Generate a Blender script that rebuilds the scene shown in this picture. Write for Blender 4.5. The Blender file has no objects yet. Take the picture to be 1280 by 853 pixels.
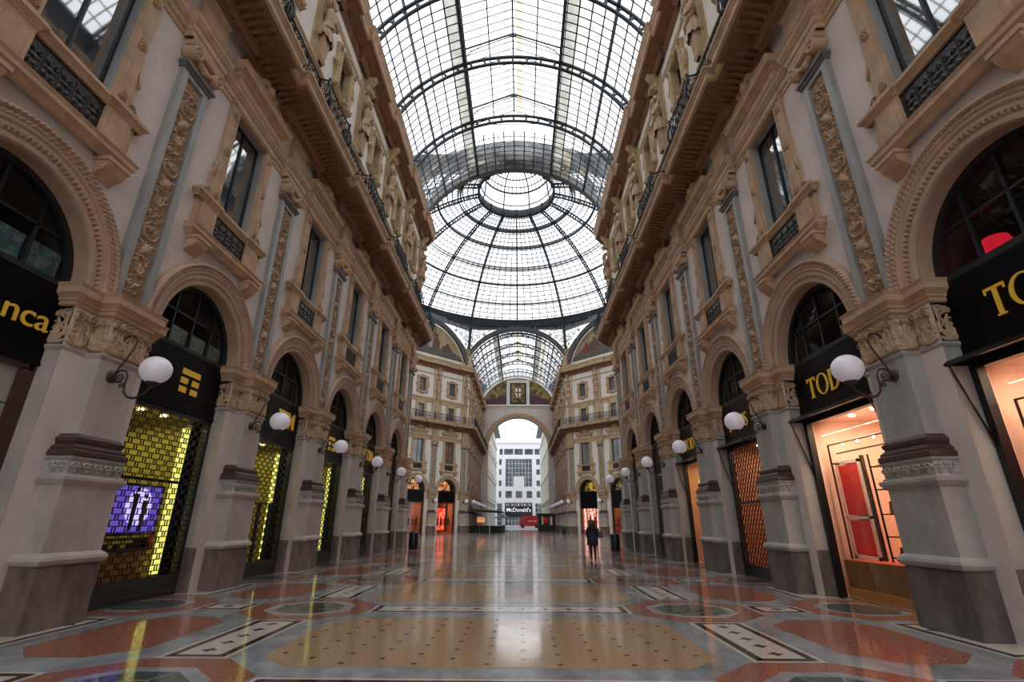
import bpy, math, random
import numpy as np
from mathutils import Vector, Matrix
R = math.radians
PI = math.pi
sc = bpy.context.scene
COL = sc.collection
random.seed(7)

# ------------------------------------------------------------------ materials
MATS = {}
def new_mat(name):
    m = bpy.data.materials.new(name); m.use_nodes = True
    nt = m.node_tree; nt.nodes.clear()
    return m, nt, nt.nodes, nt.links
def pmat(name, col, rough=0.6, metal=0.0, spec=0.5, var=0.0, vscale=3.0, col2=None, bump=0.0, bscale=20.0, stretch=(1,1,1), emit=None, estr=0.0, coat=0.0, sharp=None, detail=6.0):
    m, nt, N, L = new_mat(name)
    out = N.new('ShaderNodeOutputMaterial'); b = N.new('ShaderNodeBsdfPrincipled')
    L.new(b.outputs[0], out.inputs[0])
    b.inputs['Roughness'].default_value = rough; b.inputs['Metallic'].default_value = metal
    b.inputs['Specular IOR Level'].default_value = spec
    b.inputs['Coat Weight'].default_value = coat; b.inputs['Coat Roughness'].default_value = 0.05
    if emit: b.inputs['Emission Color'].default_value = (*emit, 1); b.inputs['Emission Strength'].default_value = estr
    if var > 0 or bump > 0 or col2:
        tc = N.new('ShaderNodeTexCoord'); mp = N.new('ShaderNodeMapping'); mp.inputs['Scale'].default_value = stretch
        L.new(tc.outputs['Object'], mp.inputs[0])
    if var > 0 or col2:
        n = N.new('ShaderNodeTexNoise'); n.inputs['Scale'].default_value = vscale; n.inputs['Detail'].default_value = detail
        n.inputs['Roughness'].default_value = 0.62
        L.new(mp.outputs[0], n.inputs['Vector'])
        r = N.new('ShaderNodeValToRGB'); L.new(n.outputs['Fac'], r.inputs[0])
        c2 = col2 or tuple(c*(1-var) for c in col)
        lo, hi = sharp or (0.32, 0.68)
        r.color_ramp.elements[0].position = lo; r.color_ramp.elements[1].position = hi
        r.color_ramp.elements[0].color = (*c2, 1); r.color_ramp.elements[1].color = (*col, 1)
        L.new(r.outputs[0], b.inputs['Base Color'])
    else:
        b.inputs['Base Color'].default_value = (*col, 1)
    if bump > 0:
        n2 = N.new('ShaderNodeTexNoise'); n2.inputs['Scale'].default_value = bscale; n2.inputs['Detail'].default_value = 4
        L.new(mp.outputs[0], n2.inputs['Vector'])
        bp = N.new('ShaderNodeBump'); bp.inputs['Strength'].default_value = bump; bp.inputs['Distance'].default_value = 0.02
        L.new(n2.outputs['Fac'], bp.inputs['Height']); L.new(bp.outputs[0], b.inputs['Normal'])
    MATS[name] = m; return m
def emat(name, col, s):
    m, nt, N, L = new_mat(name)
    out = N.new('ShaderNodeOutputMaterial'); e = N.new('ShaderNodeEmission')
    e.inputs[0].default_value = (*col, 1); e.inputs[1].default_value = s
    L.new(e.outputs[0], out.inputs[0]); MATS[name] = m; return m
def glassmat(name, tint, frost, rough=0.02, frostcol=(.8,.8,.8), ior_mix=0.06, vscale=0.0):
    """thin pane: transparent + a share of translucent dirt + fresnel gloss"""
    m, nt, N, L = new_mat(name)
    out = N.new('ShaderNodeOutputMaterial')
    t = N.new('ShaderNodeBsdfTransparent'); t.inputs[0].default_value = (*tint, 1)
    tr = N.new('ShaderNodeBsdfTranslucent'); tr.inputs[0].default_value = (*frostcol, 1)
    g = N.new('ShaderNodeBsdfGlossy'); g.inputs['Roughness'].default_value = rough
    a = N.new('ShaderNodeMixShader'); a.inputs[0].default_value = frost
    L.new(t.outputs[0], a.inputs[1]); L.new(tr.outputs[0], a.inputs[2])
    if vscale:
        tc = N.new('ShaderNodeTexCoord'); n = N.new('ShaderNodeTexNoise'); n.inputs['Scale'].default_value = vscale
        L.new(tc.outputs['Object'], n.inputs['Vector'])
        mr = N.new('ShaderNodeMapRange'); mr.inputs['From Min'].default_value = .35; mr.inputs['From Max'].default_value = .65
        mr.inputs['To Min'].default_value = frost*.4; mr.inputs['To Max'].default_value = min(1, frost*1.5)
        L.new(n.outputs['Fac'], mr.inputs[0]); L.new(mr.outputs[0], a.inputs[0])
    b = N.new('ShaderNodeMixShader'); b.inputs[0].default_value = ior_mix
    L.new(a.outputs[0], b.inputs[1]); L.new(g.outputs[0], b.inputs[2]); L.new(b.outputs[0], out.inputs[0])
    MATS[name] = m; return m

pmat('plaster', (.71,.63,.595), .85, var=.14, vscale=1.1, bump=.12, bscale=30)
pmat('plaster_white', (.78,.73,.67), .85, var=.1, vscale=1.5)
pmat('tan', (.58,.385,.245), .7, var=.32, vscale=2.2, bump=.15, bscale=45)
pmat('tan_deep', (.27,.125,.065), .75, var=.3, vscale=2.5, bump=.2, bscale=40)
pmat('cream_stone', (.52,.43,.33), .6, var=.25, vscale=2.4)
pmat('ochre', (.56,.41,.24), .72, var=.3, vscale=3)
pmat('rose', (.50,.33,.24), .68, var=.22, vscale=2.0, bump=.12, bscale=40)
pmat('relief', (.56,.385,.25), .7, var=.35, vscale=6, bump=.2, bscale=60)
pmat('grey_marble', (.36,.365,.36), .45, var=.35, vscale=2.2, stretch=(1,1,.25))
pmat('grey_dark', (.13,.125,.13), .5, var=.2)
pmat('shaft', (.52,.46,.42), .65, var=.30, vscale=2.2, stretch=(1,1,.5), bump=.05)
pmat('granite', (.24,.18,.155), .55, col2=(.085,.062,.056), vscale=3.5, stretch=(1,1,.45), bump=.1, bscale=60)
pmat('brown_marble', (.085,.045,.04), .35, var=.4, vscale=5)
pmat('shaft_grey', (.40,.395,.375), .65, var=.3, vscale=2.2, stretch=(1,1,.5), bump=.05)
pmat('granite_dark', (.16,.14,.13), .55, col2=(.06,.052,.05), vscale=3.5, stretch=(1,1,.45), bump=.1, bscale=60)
pmat('carved_grey', (.48,.46,.44), .6, var=.3, vscale=9)
pmat('iron', (.018,.022,.028), .45, metal=.3)
pmat('iron_roof', (.03,.042,.052), .5, metal=.2)
pmat('roof_bar_thin', (.16,.17,.18), .6)
pmat('iron_lamp', (.055,.035,.028), .45, metal=.5)
pmat('black', (.008,.008,.009), .28)
pmat('black_sign', (.003,.003,.004), .35, spec=.12)
pmat('gold', (.75,.46,.06), .35, metal=.3, emit=(.8,.48,.05), estr=.12)
pmat('dark_wood', (.07,.032,.02), .4, var=.3, vscale=5)
pmat('shutter', (.05,.047,.045), .55, metal=.4)
glassmat('roof_glass', (.93,.95,.97), .10, vscale=.8, ior_mix=.02)
glassmat('roof_glass_dirty', (.36,.36,.33), .75, frostcol=(.34,.33,.30), vscale=1.5)
glassmat('roof_glass_cream', (.80,.76,.66), .35, frostcol=(.62,.57,.44), vscale=1.2)
glassmat('roof_glass_stain', (.80,.66,.42), .35, frostcol=(.6,.48,.28), vscale=2.5)
glassmat('shop_glass', (.88,.89,.88), .0, ior_mix=.035)
pmat('window_glass', (.012,.016,.02), .03, spec=1.0, coat=1.0); [n for n in MATS['window_glass'].node_tree.nodes if n.type=='BSDF_PRINCIPLED'][0].inputs['IOR'].default_value = 2.3
pmat('window_dark', (.02,.022,.026), .3)
pmat('curtain', (.30,.31,.33), .9, var=.3, vscale=4, stretch=(1,6,.3))

# ------------------------------------------------------------------ mesh builder
class MB:
    def __init__(s): s.v = []; s.f = []; s.m = []; s.sm = []
    def add(s, vs, fs, mi=0, smooth=False):
        o = len(s.v); s.v.extend([tuple(map(float, p)) for p in vs])
        for f in fs: s.f.append(tuple(i+o for i in f)); s.m.append(mi); s.sm.append(smooth)
    def box(s, x0, x1, y0, y1, z0, z1, mi=0):
        vs = [(x,y,z) for x in (x0,x1) for y in (y0,y1) for z in (z0,z1)]
        s.add(vs, [(0,1,3,2),(4,6,7,5),(0,4,5,1),(2,3,7,6),(0,2,6,4),(1,5,7,3)], mi)
    def prism(s, pts, a0, a1, axis='y', mi=0, smooth=False):
        """pts in the plane normal to axis: y -> (x,z); x -> (y,z); z -> (x,y)"""
        n = len(pts)
        def P(p, a):
            return (p[0],a,p[1]) if axis=='y' else ((a,p[0],p[1]) if axis=='x' else (p[0],p[1],a))
        vs = [P(p,a0) for p in pts]+[P(p,a1) for p in pts]
        s.add(vs, [(i,(i+1)%n,(i+1)%n+n,i+n) for i in range(n)], mi, smooth)
        s.add(vs, [tuple(range(n-1,-1,-1)), tuple(range(n,2*n))], mi)
    def sweep(s, path, prof, fn=None, closed=False, mi=0, smooth=False, caps=True):
        """path of 2D points, profile of (offset to the right of travel, height); fn maps (a,b,h) to a point"""
        fn = fn or (lambda a,b,h: (a,b,h))
        n = len(path); P = [Vector(p) for p in path]; rows = []
        for i in range(n):
            if closed: d0 = P[i]-P[i-1]; d1 = P[(i+1)%n]-P[i]
            else:
                d0 = P[i]-P[i-1] if i>0 else P[1]-P[0]; d1 = P[i+1]-P[i] if i<n-1 else P[i]-P[i-1]
            d0.normalize(); d1.normalize()
            n0 = Vector((d0.y,-d0.x)); n1 = Vector((d1.y,-d1.x)); mm = n0+n1
            if mm.length < 1e-6: mm = n0.copy()
            mm.normalize(); k = 1/max(.25, mm.dot(n0))
            rows.append([fn(P[i].x+mm.x*k*o, P[i].y+mm.y*k*o, h) for o,h in prof])
        m = len(prof); vs = [p for r in rows for p in r]; fs = []
        for i in range(n if closed else n-1):
            j = (i+1)%n
            for q in range(m-1): fs.append((i*m+q, j*m+q, j*m+q+1, i*m+q+1))
        s.add(vs, fs, mi, smooth)
        if caps and not closed:
            s.add(vs, [tuple(range(m)), tuple(range((n-1)*m+m-1,(n-1)*m-1,-1))], mi)
    def tube(s, pts, r, seg=6, mi=0, closed=False, smooth=True):
        P = [Vector(p) for p in pts]; n = len(P)
        rr = r if isinstance(r,(list,tuple)) else [r]*n
        up = Vector((0,0,1)); prev = None; vs = []
        for i in range(n):
            if closed: d = P[(i+1)%n]-P[i-1]
            else: d = P[min(i+1,n-1)]-P[max(i-1,0)]
            if d.length < 1e-9: d = Vector((0,0,1))
            d.normalize()
            if prev is None:
                a = d.cross(up)
                if a.length < .1: a = d.cross(Vector((1,0,0)))
            else: a = prev-d*prev.dot(d)
            a.normalize(); b = d.cross(a); prev = a
            for k in range(seg):
                t = 2*PI*k/seg; q = P[i]+(a*math.cos(t)+b*math.sin(t))*rr[i]; vs.append(q)
        fs = []
        for i in range(n if closed else n-1):
            j = (i+1)%n
            for k in range(seg): fs.append((i*seg+k, i*seg+(k+1)%seg, j*seg+(k+1)%seg, j*seg+k))
        s.add(vs, fs, mi, smooth)
        if not closed: s.add(vs, [tuple(range(seg-1,-1,-1)), tuple(range((n-1)*seg, n*seg))], mi)
    def lathe(s, prof, c=(0,0,0), seg=20, mi=0, axis='z', smooth=True, a0=0, a1=2*PI):
        full = abs(a1-a0-2*PI) < 1e-6; n = seg if full else seg+1; vs = []
        for i in range(n):
            t = a0+(a1-a0)*i/seg
            for r,z in prof:
                u, w = r*math.cos(t), r*math.sin(t)
                p = (u,w,z) if axis=='z' else ((z,u,w) if axis=='x' else (u,z,w))
                vs.append((c[0]+p[0],c[1]+p[1],c[2]+p[2]))
        m = len(prof)
        s.add(vs, [(i*m+q, ((i+1)%n)*m+q, ((i+1)%n)*m+q+1, i*m+q+1) for i in range(seg) for q in range(m-1)], mi, smooth)
    def ball(s, c, r, seg=14, rings=9, mi=0, sc3=(1,1,1)):
        vs = []
        for i in range(rings+1):
            t = PI*i/rings
            for k in range(seg):
                a = 2*PI*k/seg
                vs.append((c[0]+r*sc3[0]*math.sin(t)*math.cos(a), c[1]+r*sc3[1]*math.sin(t)*math.sin(a), c[2]+r*sc3[2]*math.cos(t)))
        s.add(vs, [(i*seg+k, (i+1)*seg+k, (i+1)*seg+(k+1)%seg, i*seg+(k+1)%seg) for i in range(rings) for k in range(seg)], mi, True)
    def relief(s, H, u0, u1, w0, w1, fn, mi=0, cut=False, eps=1e-4):
        """height field H[iw,iu] on a rectangle, fn(u,w,h) -> point"""
        nw, nu = H.shape; us = np.linspace(u0,u1,nu); ws = np.linspace(w0,w1,nw)
        vs = [fn(us[i], ws[j], H[j,i]) for j in range(nw) for i in range(nu)]
        fs = []
        for j in range(nw-1):
            for i in range(nu-1):
                if cut and max(H[j,i],H[j,i+1],H[j+1,i],H[j+1,i+1]) < eps: continue
                fs.append((j*nu+i, j*nu+i+1, (j+1)*nu+i+1, (j+1)*nu+i))
        s.add(vs, fs, mi, True)
    def build(s, name, mats, parent=None, recalc=True):
        me = bpy.data.meshes.new(name)
        used = sorted({i for f in s.f for i in f})
        if len(used) != len(s.v):
            mp = {o:i for i,o in enumerate(used)}; v = [s.v[i] for i in used]; f = [tuple(mp[i] for i in q) for q in s.f]
        else: v, f = s.v, s.f
        me.from_pydata(v, [], f)
        if isinstance(mats, str): mats = [mats]
        for m in mats: me.materials.append(MATS[m])
        me.polygons.foreach_set('material_index', s.m); me.polygons.foreach_set('use_smooth', s.sm)
        me.update()
        if recalc:
            import bmesh
            bm = bmesh.new(); bm.from_mesh(me); bmesh.ops.remove_doubles(bm, verts=bm.verts, dist=1e-5)
            bmesh.ops.recalc_face_normals(bm, faces=bm.faces); bm.to_mesh(me); bm.free()
        o = bpy.data.objects.new(name, me); COL.objects.link(o)
        if parent: o.parent = parent
        return o

def tag(o, label=None, cat=None, group=None, kind=None):
    if label: o['label'] = label
    if cat: o['category'] = cat
    if group: o['group'] = group
    if kind: o['kind'] = kind
    return o
def empty(name, loc=(0,0,0), rz=0, label=None, cat=None, group=None, kind=None):
    o = bpy.data.objects.new(name, None); COL.objects.link(o); o.location = loc; o.rotation_euler = (0,0,rz)
    o.empty_display_size = .2
    return tag(o, label, cat, group, kind)
def copy_tree(o, parent=None):
    c = o.copy(); COL.objects.link(c)
    if parent: c.parent = parent
    for ch in list(o.children): copy_tree(ch, c)
    return c
def remove_tree(o):
    for ch in list(o.children): remove_tree(ch)
    bpy.data.objects.remove(o)
class Proto:
    """first placement moves the prototype itself, later ones copy it"""
    def __init__(s, o): s.o = o; s.used = False
    def put(s, loc, rz, label=None, group=None, name=None):
        if s.used: c = copy_tree(s.o)
        else: c = s.o; s.used = True
        c.location = loc; c.rotation_euler = (0,0,rz)
        if label: c['label'] = label
        if group: c['group'] = group
        elif 'group' in c: del c['group']
        if name: c.name = name
        return c

# ------------------------------------------------------------------ relief heightfields
class HF:
    def __init__(s, w, h, res):
        s.w, s.h = w, h; s.nu = max(3,int(w/res)+1); s.nw = max(3,int(h/res)+1)
        s.U, s.W = np.meshgrid(np.linspace(0,w,s.nu), np.linspace(0,h,s.nw)); s.H = np.zeros_like(s.U)
    def stamp(s, u, w, r, hh):
        du = s.w/(s.nu-1); i0 = max(0,int((u-r)/du)); i1 = min(s.nu,int((u+r)/du)+2)
        dw = s.h/(s.nw-1); j0 = max(0,int((w-r)/dw)); j1 = min(s.nw,int((w+r)/dw)+2)
        if i0>=i1 or j0>=j1: return
        d2 = (s.U[j0:j1,i0:i1]-u)**2+(s.W[j0:j1,i0:i1]-w)**2
        q = hh*np.sqrt(np.clip(1-d2/(r*r),0,1)); s.H[j0:j1,i0:i1] = np.maximum(s.H[j0:j1,i0:i1], q)
    def stroke(s, pts, r0, r1, h0, h1=None):
        h1 = h0 if h1 is None else h1; n = len(pts)
        for i,(u,w) in enumerate(pts):
            t = i/max(1,n-1); s.stamp(u,w,r0+(r1-r0)*t,h0+(h1-h0)*t)
    def line(s, a, b, r0, r1, h0, h1=None, bend=0):
        L = math.hypot(b[0]-a[0],b[1]-a[1]); n = max(3,int(L/(.5*min(r0,max(r1,.006)))))
        n = min(n,60); px,py = -(b[1]-a[1]),(b[0]-a[0])
        s.stroke([(a[0]+(b[0]-a[0])*t+px*bend*math.sin(PI*t), a[1]+(b[1]-a[1])*t+py*bend*math.sin(PI*t)) for t in [i/n for i in range(n+1)]], r0, r1, h0, h1)
    def spiral(s, c, r, turns, a0, sgn, th, hh):
        n = int(26*turns)+6
        s.stroke([(c[0]+r*(1-.85*i/n)*math.cos(a0+sgn*2*PI*turns*i/n), c[1]+r*(1-.85*i/n)*math.sin(a0+sgn*2*PI*turns*i/n)) for i in range(n+1)], th, th*.7, hh, hh*1.1)
        s.stamp(c[0],c[1],th*1.3,hh*1.3)
    def leaf(s, c, a, L, hh, lobes=5, spread=1.5):
        for k in range(lobes):
            t = a+(k-(lobes-1)/2)*spread/lobes*1.3; q = L*(1-.09*abs(k-(lobes-1)/2))
            s.line(c, (c[0]+q*math.cos(t), c[1]+q*math.sin(t)), L*.10, L*.055, hh*.8, hh*.6, bend=.08*(1 if k%2 else -1))
    def rosette(s, c, r, hh, n=6):
        for k in range(n):
            t = 2*PI*k/n; s.stamp(c[0]+.62*r*math.cos(t), c[1]+.62*r*math.sin(t), r*.36, hh*.8)
        s.stamp(c[0],c[1],r*.34,hh)

def candelabra_field():
    """tall carved pilaster panel: stem, paired scrolls, leaves, masks"""
    f = HF(.56, 5.7, .011); cx = .28; rnd = random.Random(3)
    f.line((cx,.05),(cx,5.65),.022,.016,.03)
    z = .18; k = 0
    while z < 5.35:
        q = k%4
        if q == 0:
            for s in (-1,1):
                f.spiral((cx+s*.135,z+.16),.095,1.4,-PI/2,-s,.022,.055); f.leaf((cx+s*.05,z),PI/2-s*.9,.17,.05,4)
                f.leaf((cx+s*.16,z+.3),PI/2+s*.7,.11,.045,4)
            f.stamp(cx,z+.16,.06,.075); z += .42
        elif q == 1:
            f.leaf((cx,z),PI/2,.24,.065,7,2.4)
            for s in (-1,1): f.leaf((cx+s*.03,z+.05),PI/2-s*1.4,.2,.05,3); f.spiral((cx+s*.17,z+.28),.06,1.1,PI/2,s,.018,.045)
            z += .40
        elif q == 2:
            f.stamp(cx,z+.15,.1,.1); f.stamp(cx,z+.24,.07,.075)
            for s in (-1,1):
                f.stamp(cx+s*.04,z+.18,.02,.11); f.line((cx+s*.06,z+.1),(cx+s*.2,z+.32),.05,.03,.06,.04,.25*s)
                f.line((cx+s*.04,z),(cx+s*.19,z-.04),.035,.02,.05); f.rosette((cx+s*.2,z+.08),.05,.045,5)
            z += .44
        else:
            for s in (-1,1):
                f.line((cx,z),(cx+s*.2,z+.14),.03,.03,.045,.05,-.25*s); f.spiral((cx+s*.15,z+.2),.08,1.3,-PI/2,s,.02,.05)
                for j in range(3): f.stamp(cx+s*(.1+.04*j),z+.33-.03*j,.028,.05)
            f.rosette((cx,z+.22),.075,.07,6); z += .40
        k += 1
    for _ in range(240):
        u = rnd.uniform(.05,.51); w = rnd.uniform(.1,5.5)
        t = rnd.uniform(0,2*PI); l = rnd.uniform(.03,.08)
        f.line((u,w),(u+l*math.cos(t),w+l*math.sin(t)),.014,.009,.03,.02)
    return f.H*1.5
def acanthus_field(w, h, seed=1, n=3):
    f = HF(w, h, .010); rnd = random.Random(seed)
    for i in range(n):
        c = w*(i+.5)/n
        f.leaf((c,.04),PI/2,h*.62,.09,9,2.3); f.leaf((c,h*.05),PI/2,h*.36,.12,7,1.8)
        for s in (-1,1): f.spiral((c+s*w/n*.30,h*.78),min(.095,w/n*.24),1.5,PI/2,s,.015,.10)
    for i in range(n+1):
        c = w*i/n
        f.leaf((min(max(c,.03),w-.03),h*.35),PI/2,h*.42,.08,7,1.9)
    f.rosette((w/2,h*.82),.075,.075,6)
    for _ in range(int(60*w)):
        u = rnd.uniform(.03,w-.03); z = rnd.uniform(.04,h-.04); t = rnd.uniform(0,PI)
        f.line((u,z),(u+.06*math.cos(t),z+.06*math.sin(t)),.014,.008,.035,.02)
    m = lambda t,l: np.clip(np.minimum(t,l-t)/.018,0,1)
    return f.H*m(f.U,w)*m(f.W,h)
def guilloche_field(w, h, n):
    f = HF(w, h, .011)
    for i in range(n):
        c = w*(i+.5)/n
        for s in (-1,1): f.spiral((c+s*w/n*.2,h/2),h*.27,1.2,0 if s>0 else PI,s,.012,.022)
        f.leaf((c,h*.15),PI/2,h*.7,.02,3,1.1)
    H = f.H; H[0,:]=H[-1,:]=H[:,0]=H[:,-1]=0
    return H

# ------------------------------------------------------------------ bay modules (local frame: +x into the gallery, y along the wall)
SP = 5.62          # springing height of the shop arches
RA = 1.55          # arch radius
PILLAR = [(-.45,-.955),(-.02,-.955),(-.02,-.46),(.30,-.46),(.30,.46),(-.02,.46),(-.02,.955),(-.45,.955)]
CAND = candelabra_field(); ACA1 = acanthus_field(1.0,.72,2,3); ACA2 = acanthus_field(.45,.72,5,1); ACA3 = acanthus_field(.25,.72,6,1)
GUI1 = guilloche_field(1.2,.24,5); GUI2 = guilloche_field(.42,.24,2)
XL = lambda x0: (lambda u,w,h: (x0+h,u,w))

CORE = [(-.03,-.46),(.30,-.46),(.30,.46),(-.03,.46)]
def make_pilaster():
    t = empty('carved_pilaster', label='', cat='pilaster')
    b = MB(); b.box(-.45,-.005,-.965,.965,0,1.0,1); b.box(-.45,-.01,-.955,.955,1.0,5.2,0); b.build('respond', ['shaft','granite'], t)
    b = MB(); b.sweep(CORE, [(.15,0),(.15,.92),(.12,.95)], mi=0); b.sweep(CORE, [(.15,.94),(.19,.97),(.215,1.02),(.2,1.07),(.16,1.10),(.12,1.13)], smooth=False, mi=1)
    b.build('base', ['granite','shaft'], t)
    b = MB(); b.sweep(CORE, [(.12,1.12),(.12,2.16),(.16,2.2),(.20,2.26),(.20,2.31),(.15,2.33)]); b.build('pedestal', 'shaft', t)
    b = MB(); b.sweep(CORE, [(.15,2.31),(.15,2.345),(.145,2.36)]); b.sweep(CORE, [(.145,2.59),(.15,2.60),(.165,2.63),(.12,2.64)]); b.sweep(CORE, [(.12,2.33),(.12,2.62)])
    b.relief(GUI1*2.8,-.57,.57,2.355,2.595,XL(.421))
    for s in (-1,1):
        b.relief(GUI2*2.5, .11,.41,2.355,2.595, lambda u,w,h,s=s: (u, s*(.581+h), w))
    b.build('carved_band', 'carved_grey', t)
    b = MB(); b.sweep(CORE, [(.13,2.62),(.15,2.67),(.145,2.73),(.11,2.76),(.115,2.79),(.07,2.83),(.045,2.86),(.07,2.90),(.075,2.95),(.04,2.98),(.0,3.03)]); b.build('moulding', 'brown_marble', t)
    b = MB(); b.sweep(CORE, [(.0,3.0),(.0,4.42)]); b.sweep(PILLAR, [(0,4.38),(.03,4.42),(.045,4.45),(.03,4.48),(0,4.49)]); b.build('shaft', 'shaft', t)
    b = MB(); b.sweep(PILLAR, [(.0,4.47),(.0,5.2)])
    b.relief(ACA1,-.47,.47,4.49,5.21,XL(.299))
    for s in (-1,1):
        b.relief(ACA2, s*.47, s*.95, 4.49,5.21, XL(-.021))
        b.relief(ACA3, -.02,.30,4.49,5.21, lambda u,w,h,s=s: (u, s*(.459+h), w))
        b.relief(ACA2, -.44,-.02,4.49,5.21, lambda u,w,h,s=s: (u, s*(.949+h*.5), w))
    c = b.build('capital', 'relief', t)
    b = MB(); b.sweep(PILLAR, [(.01,5.2),(.05,5.22),(.05,5.29),(.08,5.30),(.08,5.34),(.15,5.41),(.16,5.42),(.16,5.53),(.19,5.60),(.0,5.62)]); b.build('impost', 'tan', t)
    b = MB()
    for s in (-1,1): b.box(0,.13,min(s*.28,s*.46),max(s*.28,s*.46),5.62,11.55)
    b.box(0,.125,-.29,.29,5.62,5.76); b.box(0,.125,-.29,.29,11.44,11.55); b.build('marble_frame', 'grey_marble', t)
    b = MB(); b.relief(CAND,-.285,.285,5.75,11.45,XL(.055)); b.build('relief_panel', 'relief', t)
    q = [(0,-.46),(.13,-.46),(.13,.46),(0,.46)]
    b = MB(); b.sweep(q, [(0,11.55),(.03,11.56),(.05,11.62),(.09,11.66),(.09,11.73),(0,11.74)]); b.build('necking', 'grey_dark', t)
    b = MB(); b.box(0,.15,-.42,.42,11.73,12.36)
    q2 = [(0,-.45),(.17,-.45),(.17,.45),(0,.45)]; b.sweep(q2, [(0,12.2),(.06,12.24),(.08,12.36),(0,12.37)])
    for s in (-1,1):
        for a in range(-3,4): pass
        b.lathe([(0,.30),(.06,.34),(.075,.30),(.10,.30),(.115,.335),(.145,.335),(.165,.30),(.165,.0)], (.02,s*.41,12.02), 18, axis='x')
        b.ball((.33,s*.41,12.02), .045, 8, 6)
    for i in range(9):
        tt = i/8; y = -.32+.64*tt; b.ball((.22,y,12.04-.17*math.sin(PI*tt)), .07 if i not in (4,) else .1, 8, 6)
    for i in range(9):
        y = -.34+.085*i; b.box(.15,.165,y,y+.045,11.76,11.95)
    b.build('volute_capital', 'tan', t)
    b = MB(); b.box(0,.2,-.44,.44,12.98,14.02); b.sweep([(0,-.44),(.2,-.44),(.2,.44),(0,.44)], [(.0,13.86),(.04,13.9),(.04,14.02)]); b.build('frieze_block', 'tan', t)
    return t

def archivolt(parent=None, nu=620):
    nw = 40; s = np.linspace(0,PI,nu); o = np.linspace(0,.57,nw); S,O = np.meshgrid(s,o)
    prof = np.interp(O, [0,.02,.13,.135,.185,.19,.27,.29,.34,.35,.45,.46,.50,.54,.57],
                        [.02,.07,.07,.055,.055,.11,.11,.135,.15,.125,.125,.15,.18,.15,0.0])
    dent = ((O>.135)&(O<.185))*(np.sin(S*RA*2*PI/.085)>0)*.05
    leaf = ((O>.35)&(O<.455))*np.abs(np.sin(S*62+ (O-.40)*26))**.6*.04*np.sin(np.clip((O-.35)/.105,0,1)*PI)
    rope = ((O>.46)&(O<.55))*(.5+.5*np.sin(S*130+(O-.5)*70))*.03
    H = prof+dent+leaf+rope
    b = MB(); b.relief(H,0,PI,0,.57, lambda u,w,h: (h,(RA+w)*math.cos(u),SP+(RA+w)*math.sin(u)))
    t = b.build('archivolt', 'rose', parent); return t

def crest_field():
    f = HF(2.3,.95,.014); c = 1.15
    for s in (-1,1):
        f.spiral((c+s*.36,.38),.17,1.6,-PI/2,-s,.045,.11); f.spiral((c+s*.74,.22),.13,1.5,PI/2,s,.035,.09)
        f.line((c+s*.16,.12),(c+s*.95,.06),.06,.05,.08); f.line((c+s*.5,.34),(c+s*.86,.33),.05,.03,.08,.05,.2*s)
        f.line((c+s*.86,.1),(c+s*1.1,.06),.05,.03,.06); f.leaf((c+s*.1,.55),PI/2-s*.7,.24,.08,4,1.2)
    f.leaf((c,.5),PI/2,.36,.1,7,2.2); f.stamp(c,.36,.19,.17); f.stamp(c,.5,.11,.17); f.line((c-.25,.1),(c+.25,.1),.09,.09,.1)
    return f.H
def grille_field(w, h):
    f = HF(w, h, .012); n = max(2,int(w/.28))
    for i in range(n):
        c = w*(i+.5)/n
        for s in (-1,1):
            f.spiral((c+s*.06,h*.32),.055,1.3,-PI/2,s,.012,.02); f.spiral((c+s*.06,h*.68),.055,1.3,PI/2,-s,.012,.02)
        f.rosette((c,h/2),.045,.03,5); f.line((c-w/n/2+.01,0.02),(c-w/n/2+.01,h-.02),.012,.012,.02)
        f.line((c-.1,h*.5),(c+.1,h*.5),.012,.012,.02)
    for z in (.03,h-.03): f.line((0,z),(w,z),.018,.018,.025)
    return f.H
CREST = crest_field(); GRI = grille_field(1.46,.72)
def rosette_mb(b, y, z, x, r=.11):
    b.lathe([(r,0),(r,.03),(r*.82,.045),(r*.7,.025)], (x,y,z), 16, axis='x')
    for k in range(6): b.ball((x+.03,y+.5*r*math.cos(k*PI/3),z+.5*r*math.sin(k*PI/3)), r*.24, 6, 5)
    b.ball((x+.035,y,z), r*.24, 6, 5)

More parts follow.
